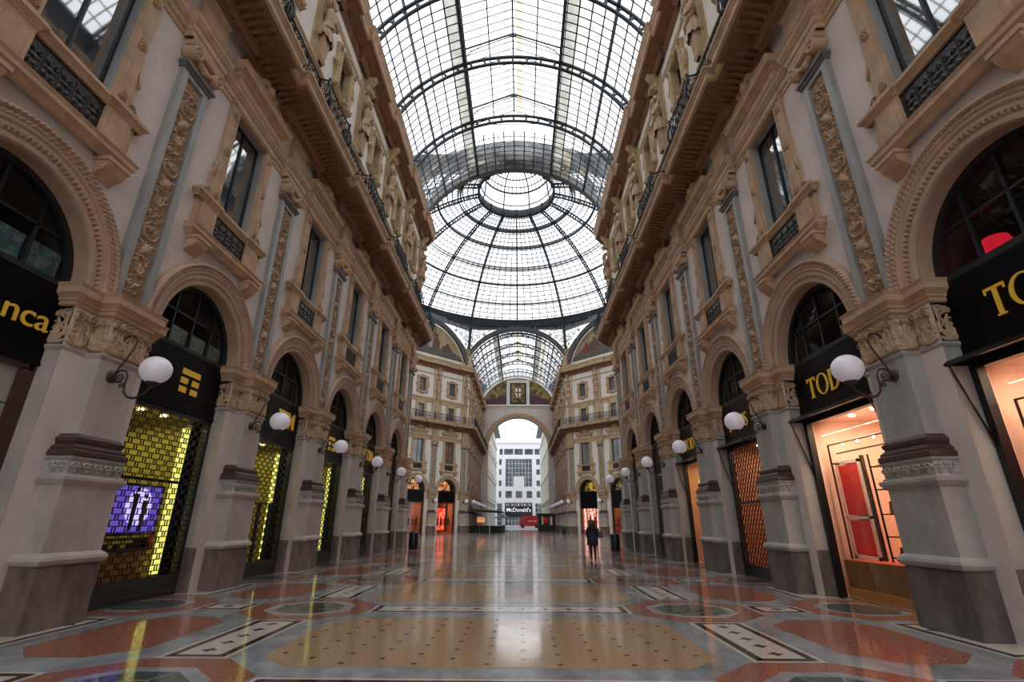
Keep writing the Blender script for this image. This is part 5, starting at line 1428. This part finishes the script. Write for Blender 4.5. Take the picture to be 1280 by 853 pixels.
def cross(cx, cy, r, z, rot=0, m=DK):
    w = r*.34; P = [(-w,-w),(0-w*.7,-r),(w*.7,-r),(w,-w),(r,-w*.7),(r,w*.7),(w,w),(w*.7,r),(-w*.7,r),(-w,w),(-r,w*.7),(-r,-w*.7)]
    fpoly([(cx+p[0],cy+p[1]) for p in P], z, m)
def bordered(x0,x1,y0,y1, z=.002, b1=.06, b2=.11):
    fpoly([(x0,y0),(x1,y0),(x1,y1),(x0,y1)], z, WH); fpoly([(x0+b1,y0+b1),(x1-b1,y0+b1),(x1-b1,y1-b1),(x0+b1,y1-b1)], z+.001, DK)
    # guilloche: fine light chequers inside the dark border
    q = b1+b2; fpoly([(x0+q,y0+q),(x1-q,y0+q),(x1-q,y1-q),(x0+q,y1-q)], z+.002, WH)
    return q
def chequer(x0,x1,y0,y1,b1,b2,z):
    s = b2/2.0
    for (a,e,c,alongx) in ((x0+b1,x1-b1,y0+b1,1),(x0+b1,x1-b1,y1-b1-b2,1),(y0+b1,y1-b1,x0+b1,0),(y0+b1,y1-b1,x1-b1-b2,0)):
        n = int((e-a)/(s*2))
        for i in range(n):
            u = a+i*2*s
            for k in (0,1):
                uu = u+k*s; v = c+k*s
                P = [(uu+s*.12,v+s*.12),(uu+s*.75,v+s*.12),(uu+s*.75,v+s*.75),(uu+s*.12,v+s*.75)]
                if not alongx: P = [(p[1],p[0]) for p in P]
                fpoly(P, z, BN)
fl.add([(-60,-16,0),(60,-16,0),(60,101.6,0),(-60,101.6,0)], [(0,1,2,3)], G)
for k in range(-4,18):
    ym = .85+5*k+10-0    # rows of medallions
    ym = 10.85+5*(k-2)
    if ym < -14 or ym > YE-2: continue
    inoct = YN+1.0 < ym < YF-1.0
    # transverse white band with crosses
    bordered(-2.52,2.52,ym-.46,ym+.44)
    if ym < 30: chequer(-2.52,2.52,ym-.46,ym+.44,.06,.11,.0035)
    for i in range(-4,5): cross(i*.45,ym-.01,.095,.005)
    for s in (-1,1):
        red = octo(s*3.75,ym,1.2,1.2,.68); fpoly(red,.0015,RD)
        fpoly(octo(s*3.75,ym,.80,.80,.46),.003,G if k%2 else WH); fpoly(octo(s*3.75,ym,.76,.76,.44),.0035,G)
        fpoly(octo(s*3.75,ym,.62,.62,.36),.004,GN)
        for q in range(8):
            a = PI/8+q*PI/4; ca,sa = math.cos(a),math.sin(a); w = .012
            fpoly([(s*3.75+.28*ca-w*sa,ym+.28*sa+w*ca),(s*3.75+.28*ca+w*sa,ym+.28*sa-w*ca),(s*3.75+.64*ca+w*sa,ym+.64*sa-w*ca),(s*3.75+.64*ca-w*sa,ym+.64*sa+w*ca)],.005,G)
        fpoly(octo(s*3.75,ym,.30,.30,.175),.005,G); fpoly(octo(s*3.75,ym,.27,.27,.16),.0055,BN)
    fpoly(octo(0,ym+2.45,2.88,1.56,.45),.0015,BG)
    if ym < 60:
        for i in range(-6,7):
            for j in range(-6,7):
                if (i+j)%2: continue
                x,y = i*.445, ym+2.45+j*.235
                if abs(x) > 2.75-.0 or abs(j*.235) > 1.45 or abs(x)+abs(j*.235) > 3.75: continue
                fpoly([(x-.045,y),(x,y-.045),(x+.045,y),(x,y+.045)],.003,BK)
    for s in (-1,1):
        x0,x1 = sorted((s*3.30,s*4.20)); bordered(x0,x1,ym+1.22,ym+3.76)
        if ym < 30: chequer(x0,x1,ym+1.22,ym+3.76,.06,.11,.0035)
        for i in range(5): cross(s*3.75,ym+1.62+.435*i,.10,.005)
        yo = ym+.15
        if inoct:
            for kx in range(2):
                xx = s*(6.2+kx*5.0); fpoly(octo(xx,ym+2.5,1.5,1.5,.6),.0015,RD if kx else BG); bordered(*sorted((xx-1.0,xx+1.0)),ym-.4,ym+.4)
            continue
        fpoly(octo(s*5.50,ym+2.62,.86,1.42,.5),.0015,RD)
        bordered(*sorted((s*4.98,s*6.0)),yo-.42,yo+.42); cross(s*5.49,yo,.12,.005)
        fpoly(clipx(octo(s*7.22,yo+.1,1.22,1.2,.68),7.9),.0012,RD)
        for h_,m_,z_ in ((.80,G,.003),(.64,GN,.004)): fpoly(clipx(octo(s*7.22,yo+.1,h_,h_,h_*.58),7.9),z_,m_)
        x0,x1 = sorted((s*6.72,s*7.9)); bordered(x0,x1,ym+1.35+.15,ym+3.75+.15-.1)
        if ym < 30: chequer(x0,x1,ym+1.5,ym+3.8,.06,.11,.0035)
        cross(s*7.05,ym+3.2,.11,.005)
# centre star of the octagon
for r_,m_,z_ in ((6.5,WH,.007),(6.3,DK,.008),(6.0,G,.009),(4.2,RD,.010),(3.8,BG,.011),(1.6,WH,.012),(1.4,GN,.013)):
    fpoly([(r_*math.cos(2*PI*i/48),YC+r_*math.sin(2*PI*i/48)) for i in range(48)], z_, m_)
o = fl.build('floor', FM, recalc=False); tag(o, kind='structure')
pmat('pavement', (.42,.42,.42), .35, var=.2, vscale=1)
b = MB(); b.box(-60,60,101.6,230,-.3,.0); o = b.build('ground', 'pavement'); tag(o, kind='structure')
b = MB(); b.box(-60,60,-40,-16,-.3,0); o = b.build('ground', 'pavement'); tag(o, kind='structure')

# ------------------------------------------------------------------ people and small things
def skin_mesh(name, verts, edges, radii, mat, parent=None, sub=2, root=0):
    me = bpy.data.meshes.new(name); me.from_pydata(verts, edges, []); me.materials.append(MATS[mat])
    o = bpy.data.objects.new(name, me); COL.objects.link(o); o.parent = parent
    m = o.modifiers.new('skin','SKIN'); m.use_smooth_shade = True
    for i,r in enumerate(radii):
        sv = me.skin_vertices[0].data[i]; sv.radius = r if isinstance(r,tuple) else (r,r); sv.use_root = (i==root)
    s = o.modifiers.new('sub','SUBSURF'); s.levels = sub; s.render_levels = sub
    return o
pmat('coat_navy', (.012,.014,.032), .8); pmat('hair_dark', (.018,.010,.008), .6); pmat('tights', (.012,.012,.014), .7); pmat('bag_grey', (.06,.065,.075), .6)
def hand(V, E, Rr, wrist, d, up, side):
    """palm with four fingers and a thumb, appended to a skin skeleton"""
    n = len(V); d = Vector(d).normalized(); up = Vector(up).normalized(); sd = d.cross(up).normalized()*side
    W = Vector(V[wrist]); V.append(tuple(W+d*.045)); E.append((wrist,n)); Rr.append((.022,.013)); palm = n
    for k,l in enumerate((.060,.070,.066,.052)):
        base = W+d*.085+up*(.026-.0175*k); a = len(V)
        V.append(tuple(base)); E.append((palm,a)); Rr.append(.008)
        V.append(tuple(base+d*l*.5+sd*.006)); E.append((a,a+1)); Rr.append(.0075); V.append(tuple(base+d*l*.85+sd*.022)); E.append((a+1,a+2)); Rr.append(.0065)
    a = len(V); V.append(tuple(W+d*.035+up*.034+sd*.008)); E.append((palm,a)); Rr.append(.009); V.append(tuple(W+d*.07+up*.045+sd*.018)); E.append((a,a+1)); Rr.append(.0075)
def woman(loc, rz):
    t = empty('person', loc, rz, 'woman in dark navy coat and long dark hair walking away with a grey shoulder bag', 'person')
    # local: faces +y
    V = [(0,0,.88),(0,.01,1.02),(0,.015,1.15),(0,.0,1.28),(0,0,1.37),(0,.01,1.43),(0,.02,1.52),(0,.025,1.60)]
    E = [(0,1),(1,2),(2,3),(3,4),(4,5),(5,6),(6,7)]; Rr = [(.15,.11),(.12,.09),(.13,.10),(.15,.095),(.09,.06),(.045,.045),(.078,.092),(.07,.08)]
    for s,yk,yf,zf in ((-1,.16,.10,.05),(1,-.06,-.26,.10)):
        n = len(V); V += [(s*.09,.0,.80),(s*.085,yk*.6,.46),(s*.08,yf,.09),(s*.08,yf+.03,.04),(s*.085,yf+.15,.03)]
        E += [(0,n),(n,n+1),(n+1,n+2),(n+2,n+3),(n+3,n+4)]; Rr += [(.085,.09),(.055,.058),(.033,.035),(.036,.036),(.035,.022)]
    for s in (-1,1):
        n = len(V); V += [(s*.16,0,1.33),(s*.215,-.03,1.08),(s*.20,.07,.86)]; E += [(3,n),(n,n+1),(n+1,n+2)]; Rr += [.05,.04,.026]
        hand(V,E,Rr,n+2,(s*-.05,.35,-1),(0,1,.3),s)
    skin_mesh('body', V, E, Rr, 'skin', t)
    b = MB()
    def loft(secs, mi=0, seg=20):
        vs = []
        for z,cx,cy,rx,ry in secs:
            for k in range(seg):
                a = 2*PI*k/seg; q = 1+.03*math.sin(5*a)*(1 if z < .8 else 0); vs.append((cx+rx*q*math.cos(a),cy+ry*q*math.sin(a),z))
        b.add(vs, [(i*seg+k,i*seg+(k+1)%seg,(i+1)*seg+(k+1)%seg,(i+1)*seg+k) for i in range(len(secs)-1) for k in range(seg)], mi, True)
    loft([(.60,0,.0,.235,.20),(.62,0,.0,.265,.22),(.80,0,0,.25,.20),(.98,0,.005,.22,.17),(1.08,0,.01,.20,.15),(1.2,0,.01,.21,.155),(1.31,0,0,.22,.14),(1.38,0,0,.14,.10),(1.43,0,.01,.075,.07),(1.46,0,.01,.07,.065)])
    for s in (-1,1): b.tube([(s*.15,0,1.35),(s*.20,-.01,1.28),(s*.235,-.035,1.07),(s*.215,.05,.90)], [.06,.066,.055,.048], 10)
    b.build('coat', 'coat_navy', t)
    b = MB()
    for s,yk,yf in ((-1,.16,.10),(1,-.06,-.26)): b.tube([(s*.09,0,.72),(s*.085,yk*.6,.46),(s*.08,yf*.9,.22),(s*.08,yf,.09)], [.095,.064,.055,.042], 10)
    b.build('trousers', 'tights', t)
    b = MB()
    for s,yf in ((-1,.10),(1,-.26)): b.tube([(s*.08,yf-.03,.11),(s*.08,yf-.01,.055),(s*.083,yf+.08,.04),(s*.086,yf+.18,.03)], [.045,.05,.045,.025], 8)
    b.build('shoes', 'black', t)
    b = MB(); b.ball((0,-.015,1.56), .135, 16, 10, sc3=(1.0,1.0,1.05)); b.tube([(0,-.07,1.58),(0,-.10,1.45),(0,-.115,1.32),(0,-.115,1.22)], [.12,.15,.14,.06], 10); b.build('hair', 'hair_dark', t)
    b = MB(); b.ball((0,.115,1.52),.012,6,5); b.ball((-.03,.095,1.545),.010,6,5); b.ball((.03,.095,1.545),.010,6,5); b.box(-.022,.022,.10,.108,1.478,1.486); b.build('face', 'skin', t)
    tb = empty('shoulder_bag', loc, rz, 'grey shoulder bag hanging at the right hip of the woman in navy', 'bag')
    b = MB(); b.prism([(.24,.90),(.50,.92),(.46,1.18),(.27,1.18)], -.12, .04, 'y'); b.build('body', 'bag_grey', tb)
    b = MB(); b.tube([(.28,-.04,1.17),(.25,-.04,1.28),(.17,-.03,1.41),(.24,.05,1.30),(.42,-.02,1.17)], .012, 5); b.build('strap', 'bag_grey', tb)
woman((3.72,24.2,.006), R(-4))
def bin_(x,y,label,w=.28,h=.85):
    t = empty('litter_bin', (x,y,.006), 0, label, 'bin', 'dark litter bins')
    b = MB(); b.lathe([(w*.85,0),(w,.05),(w,h),(w*.92,h+.04),(w*.7,h+.05)], seg=18); b.build('body', 'black', t)
    b = MB(); b.lathe([(w*1.04,h-.06),(w*1.06,h),(w*.8,h+.1),(0,h+.12)], seg=18); b.build('lid', 'iron', t)
bin_(5.95,30.9,'dark round litter bin beside the last right pilaster of the near arm'); bin_(-6.15,32.2,'dark round litter bin beside the last left pilaster of the near arm',.30,.9); bin_(6.3,70.3,'small distant dark bin before the right corner of the far arm')

# cafe on the left of the far arm
pmat('awning_grey', (.16,.15,.14), .8, var=.2, vscale=3); pmat('hedge_dark', (.012,.016,.012), .9, var=.5, vscale=12)
t = empty('cafe_awning', (-WX,0,0), 0, 'long grey sloping awning of the cafe on the left of the far arm', 'awning')
b = MB(); b.prism([(.35,4.3),(1.1,3.35),(5.1,3.1),(5.1,2.85),(5.04,2.85),(5.04,3.02),(1.1,3.27),(.35,4.2)], 76, 92, 'y'); b.build('canopy', 'awning_grey', t)
for y in (76,80,84,88,92): b = MB(); b.tube([(.35,y,3.2),(5.0,y,2.98),(5.0,y,0)], .04, 5); b.build('post', 'awning_grey', t)
b = MB()
for y0_ in range(76,92,3): b.box(4.8,5.2,y0_,y0_+2.6,0,.95)
for k in range(3): b.box(.6+1.45*k,1.95+1.45*k,75.6,76.0,0,1.0)
o = b.build('planter_row', 'hedge_dark', None); o.location = (-WX,0,0); tag(o,'row of dark planters in front of the cafe on the left of the far arm','planters')
for k in range(4):
    y = 77.5+4.2*k; tt = empty('cafe_lamp', (-WX+1.6,y,0), 0, 'orange glowing cafe lamp under the awning, %s from the octagon'%ORD[k], 'lamp', 'orange lamps of the cafe')
    b = MB(); b.lathe([(0,2.25),(.09,2.2),(.14,1.9),(.11,1.55),(.06,1.4),(0,1.4)]); b.build('shade', 'orange_glow', tt); b = MB(); b.tube([(0,0,2.2),(0,0,3.6)], .02, 5); b.build('cord', 'black', tt)
for k,(x,y) in enumerate(((-4.0,79.0),(-4.1,83.0),(-3.9,87.0),(-1.9,90.0))):
    tt = empty('cafe_table', (x,y,.006), 0, 'small round cafe table, %s from the octagon beside the left planters'%ORD[k], 'table', 'cafe tables')
    b = MB(); b.lathe([(0,.72),(.45,.72),(.46,.75),(0,.76)], seg=20); b.build('top', 'plaster_white' if k==3 else 'black', tt); b = MB(); b.lathe([(.25,0),(.25,.03),(.03,.05),(.03,.72)], seg=12); b.build('pedestal', 'black', tt)
# poster kiosk on the right of the far arm
pmat('kiosk_green', (.012,.02,.016), .5)
t = empty('poster_kiosk', (5.0,90,.0), 0, 'dark boxy kiosk with red round poster on the right of the far arm', 'kiosk')
b = MB(); b.box(-1.5,1.5,0,3.2,0,2.75); b.box(-1.62,1.62,-.12,3.3,2.75,2.9); b.build('body', 'kiosk_green', t)
b = MB(); b.lathe([(0,-.03),(.52,-.03),(.52,0)], (-.15,-.0,1.75), 24, axis='y'); b.build('red_disc', 'red_fabric', t)
b = MB(); b.prism([(-.9,1.1),(-.6,1.1),(-.6,2.4),(-.9,2.4)], -.03, 0, 'y'); b.build('poster', 'cream_frame', t); b = MB(); b.prism([(.55,1.0),(.95,1.0),(.95,2.4),(.55,2.4)], -.03, 0, 'y'); b.build('poster', 'cream_frame', t)
# grey parasol and small umbrella outside
t = empty('parasol', (-3.3,108,0), 0, 'grey parasol just outside the exit arch on the left', 'parasol')
b = MB(); b.lathe([(0,3.0),(1.6,2.35),(1.6,2.22)], seg=8, smooth=False); b.build('canopy', 'awning_grey', t); b = MB(); b.tube([(0,0,0),(0,0,3.0)], .04, 6); b.build('pole', 'black', t)
# red van in the square
pmat('van_red', (.55,.015,.02), .3); pmat('van_glass', (.03,.035,.04), .1)
t = empty('delivery_van', (2.6,132,0), 0, 'red van parked across the square beyond the exit arch', 'van')
b = MB(); b.prism([(-2.5,.45),(2.9,.45),(2.9,2.75),(2.7,2.95),(-1.4,2.95),(-2.0,2.75),(-2.45,1.7),(-2.6,1.3)], -1, 1, 'y'); b.build('body', 'van_red', t)
b = MB(); b.prism([(-2.3,1.75),(-1.5,1.75),(-1.4,2.6),(-1.85,2.6)], -1.02, -1, 'y'); b.build('window', 'van_glass', t)
for x in (-1.6,1.9):
    b = MB(); b.lathe([(0,-.12),(.3,-.12),(.42,-.1),(.42,.1),(0,.12)], (x,-.95,.42), 18, axis='y'); b.build('wheel', 'black', t)
    b = MB(); b.lathe([(0,-.12),(.3,-.12),(.42,-.1),(.42,.1),(0,.12)], (x,.95,.42), 18, axis='y'); b.build('wheel', 'black', t)
b = MB(); b.box(-.2,1.9,-1.012,-1.0,1.55,1.75); b.build('stripe', 'plaster_white', t)

# ------------------------------------------------------------------ the square beyond
pmat('modern_white', (.82,.83,.88), .7, var=.06, vscale=.5); pmat('blue_glass', (.05,.08,.10), .12, spec=.9, col2=(.13,.17,.19), vscale=.6, sharp=(.4,.6)); pmat('navy', (.01,.015,.05), .4); pmat('cream', (.78,.76,.71), .8, var=.1, vscale=.6); pmat('roof_grey', (.22,.23,.25), .8)
emat('sign_white', (1,1,1), 1.0)
t = empty('office_building', (0,170,0), 0, 'white modern office building with tall glass bays and a shop sign across the square', 'building')
X_ = lambda px: (px-648.7)*.273
Z_ = lambda py: 21.3-(py-575)*.262
b = MB(); b.box(-12,12,.6,14,0,27.2)
for x0,x1,z0,z1 in ((-12,12,25.8,27.2),): pass
def facade(holes, x0, x1, z0, z1, d=.6):
    xs = sorted({x0,x1}|{h[0] for h in holes}|{h[1] for h in holes}); zs = sorted({z0,z1}|{h[2] for h in holes}|{h[3] for h in holes})
    for xa,xb in zip(xs,xs[1:]):
        for za,zb in zip(zs,zs[1:]):
            cx,cz = (xa+xb)/2,(za+zb)/2
            if not any(h[0]<cx<h[1] and h[2]<cz<h[3] for h in holes): b.box(xa,xb,0,d,za,zb)
H_ = []
for a,c in ((624.4,628.3),(630,641.6),(643,653.8),(655.8,666.4),(668.3,674.6)): H_.append((X_(a),X_(c),Z_(568.5),Z_(561)))
H_.append((X_(632),X_(664.8),Z_(608.5),Z_(574)))
for a,c in ((624,627),(670.2,674.7)):
    for p,q in ((574,581.5),(587,594),(601,608),(614,622)): H_.append((X_(a),X_(c),Z_(q),Z_(p)))
for a,c in ((632,640),(644.7,652.7),(657.8,664.8)): H_.append((X_(a),X_(c),Z_(622.5),Z_(614)))
H_ += [(X_(631.6),X_(664.8),.3,Z_(628)),(X_(668.5),X_(676),.3,Z_(629)),(X_(622),X_(628),.3,Z_(629))]
facade(H_,-12,12,0,26.9); b.box(-12.2,12.2,-.3,14,26.9,27.5); b.box(-12,12,1.5,14,27.5,29.2)
b.box(X_(641.9),X_(655),-.05,.3,Z_(608.5),Z_(596)); b.build('facade', 'modern_white', t)
for h in H_:
    b = MB(); b.box(h[0],h[1],.35,.4,h[2],h[3]); w = b.build('window', 'blue_glass', t)
    b = MB(); n = max(1,round((h[1]-h[0])/1.1))
    for i in range(1,n): x = h[0]+(h[1]-h[0])*i/n; b.box(x-.05,x+.05,.25,.35,h[2],h[3])
    m = max(1,round((h[3]-h[2])/1.5))
    for i in range(1,m): z = h[2]+(h[3]-h[2])*i/m; b.box(h[0],h[1],.25,.35,z-.04,z+.04)
    if b.v: b.build('mullions', 'modern_white' if h[3]-h[2] > 5 else 'iron', w)
b = MB(); b.box(X_(631.6),X_(664.8),-.2,.2,4.15,6.2); b.build('sign_board', 'black', t)
b = MB(); b.box(X_(631.6),X_(664.8),-.5,.1,2.9,4.0); b.build('sun_blind', 'navy', t)
text_obj("McDonald's", 1.75, 'sign_white', t, (X_(648.2),-.25,5.1), (PI/2,0,0), .03, 'lettering', xs=.98, offset=.01)
b = MB()
for k in range(5): b.ball((X_(634+7*k),-.1,6.7),.14,8,6)
b.build('sign_lamp', 'sign_white', t)
def classical(name, x, s, label, y0=102.5, y1=163, zt=27.5):
    """facade on the plane x, facing the street (s = +1 faces +x)"""
    t = empty(name, (x,0,0), 0, label, 'building')
    b = MB(); a,c = sorted((-s*8,0)); b.box(a,c,y0,y1,0,zt)
    for z,w in ((6.2,.5),(12.2,.35),(18.2,.35),(23.5,.5)): a,c = sorted((0,s*w)); b.box(a,c,y0-.3,y1+.3,z,z+.45)
    n = int((y1-y0)/5)
    for k in range(n+1):
        y = y0+k*(y1-y0)/n; a,c = sorted((0,s*.22)); b.box(a,c,y-.45,y+.45,0,23.5)
    b.build('wall', 'cream', t)
    b = MB(); a,c = sorted((-s*8,s*1.5)); b.box(a,c,y0-.3,y1+.6,zt,zt+.6); b.prism([(s*1.5,zt+.6),(-s*8,zt+.6),(-s*8,zt+4),(-s*1.5,zt+4)], y0, y1, 'y'); b.build('roof', 'roof_grey', t)
    for k in range(n):
        y = y0+(k+.5)*(y1-y0)/n
        for z0,z1,w in ((.3,4.6,1.5),(7.4,10.8,.75),(13.3,16.5,.75),(19.3,22.2,.75)):
            b = MB(); a,c = sorted((-s*.02,s*.06)); b.box(a,c,y-w,y+w,z0,z1); wn = b.build('window', 'blue_glass', t)
            b = MB(); a,c = sorted((0,s*.25)); b.box(a,c,y-w-.3,y+w+.3,z1,z1+.35); b.box(a,c,y-w-.2,y-w,z0,z1); b.box(a,c,y+w,y+w+.2,z0,z1)
            if z0 > 5: b.box(a,sorted((0,s*.7))[1] if s>0 else c,y-w-.4,y+w+.4,z0-.3,z0)
            b.build('surround', 'cream', wn)
classical('palace', -7.6, 1, 'pale classical building outside the exit arch on the left of the square')
classical('palace', 7.2, -1, 'pale classical building outside the exit arch on the right of the square')

# ------------------------------------------------------------------ light, world, camera
w = bpy.data.worlds.new('overcast'); sc.world = w; w.use_nodes = True; nt = w.node_tree; N = nt.nodes; L = nt.links; N.clear()
out = N.new('ShaderNodeOutputWorld'); bg = N.new('ShaderNodeBackground'); L.new(bg.outputs[0], out.inputs[0])
tc = N.new('ShaderNodeTexCoord'); n = N.new('ShaderNodeTexNoise'); n.inputs['Scale'].default_value = 1.6; n.inputs['Detail'].default_value = 4; L.new(tc.outputs['Generated'], n.inputs['Vector'])
r = N.new('ShaderNodeValToRGB'); r.color_ramp.elements[0].color = (.84,.88,.95,1); r.color_ramp.elements[1].color = (1,.99,.97,1); L.new(n.outputs['Fac'], r.inputs[0]); L.new(r.outputs[0], bg.inputs[0])
sx = N.new('ShaderNodeSeparateXYZ'); L.new(tc.outputs['Generated'], sx.inputs[0])
mr = N.new('ShaderNodeMapRange'); mr.inputs['From Min'].default_value = 0.0; mr.inputs['From Max'].default_value = 1.0; mr.inputs['To Min'].default_value = 1.5; mr.inputs['To Max'].default_value = 3.3
L.new(sx.outputs['Z'], mr.inputs[0]); L.new(mr.outputs[0], bg.inputs[1])
cam = bpy.data.cameras.new('camera'); co = bpy.data.objects.new('camera', cam); COL.objects.link(co)
cam.sensor_width = 36; cam.lens = 608.5/1280*36; cam.clip_end = 500; cam.clip_start = .05
pi_, ya, ro = R(20.32), R(-.98), R(.17)
fw = Vector((math.sin(ya)*math.cos(pi_), math.cos(ya)*math.cos(pi_), math.sin(pi_))); rt = Vector((math.cos(ya),-math.sin(ya),0)); up = rt.cross(fw)
r_ = rt*math.cos(ro)+up*math.sin(ro); u_ = -rt*math.sin(ro)+up*math.cos(ro)
co.matrix_world = Matrix(((r_.x,u_.x,-fw.x,.41),(r_.y,u_.y,-fw.y,0),(r_.z,u_.z,-fw.z,1.63),(0,0,0,1)))
sc.camera = co
sc.view_settings.view_transform = 'Standard'; sc.view_settings.look = 'None'; sc.view_settings.gamma = 1; sc.view_settings.use_curve_mapping = False
sc.view_settings.exposure = 0.0
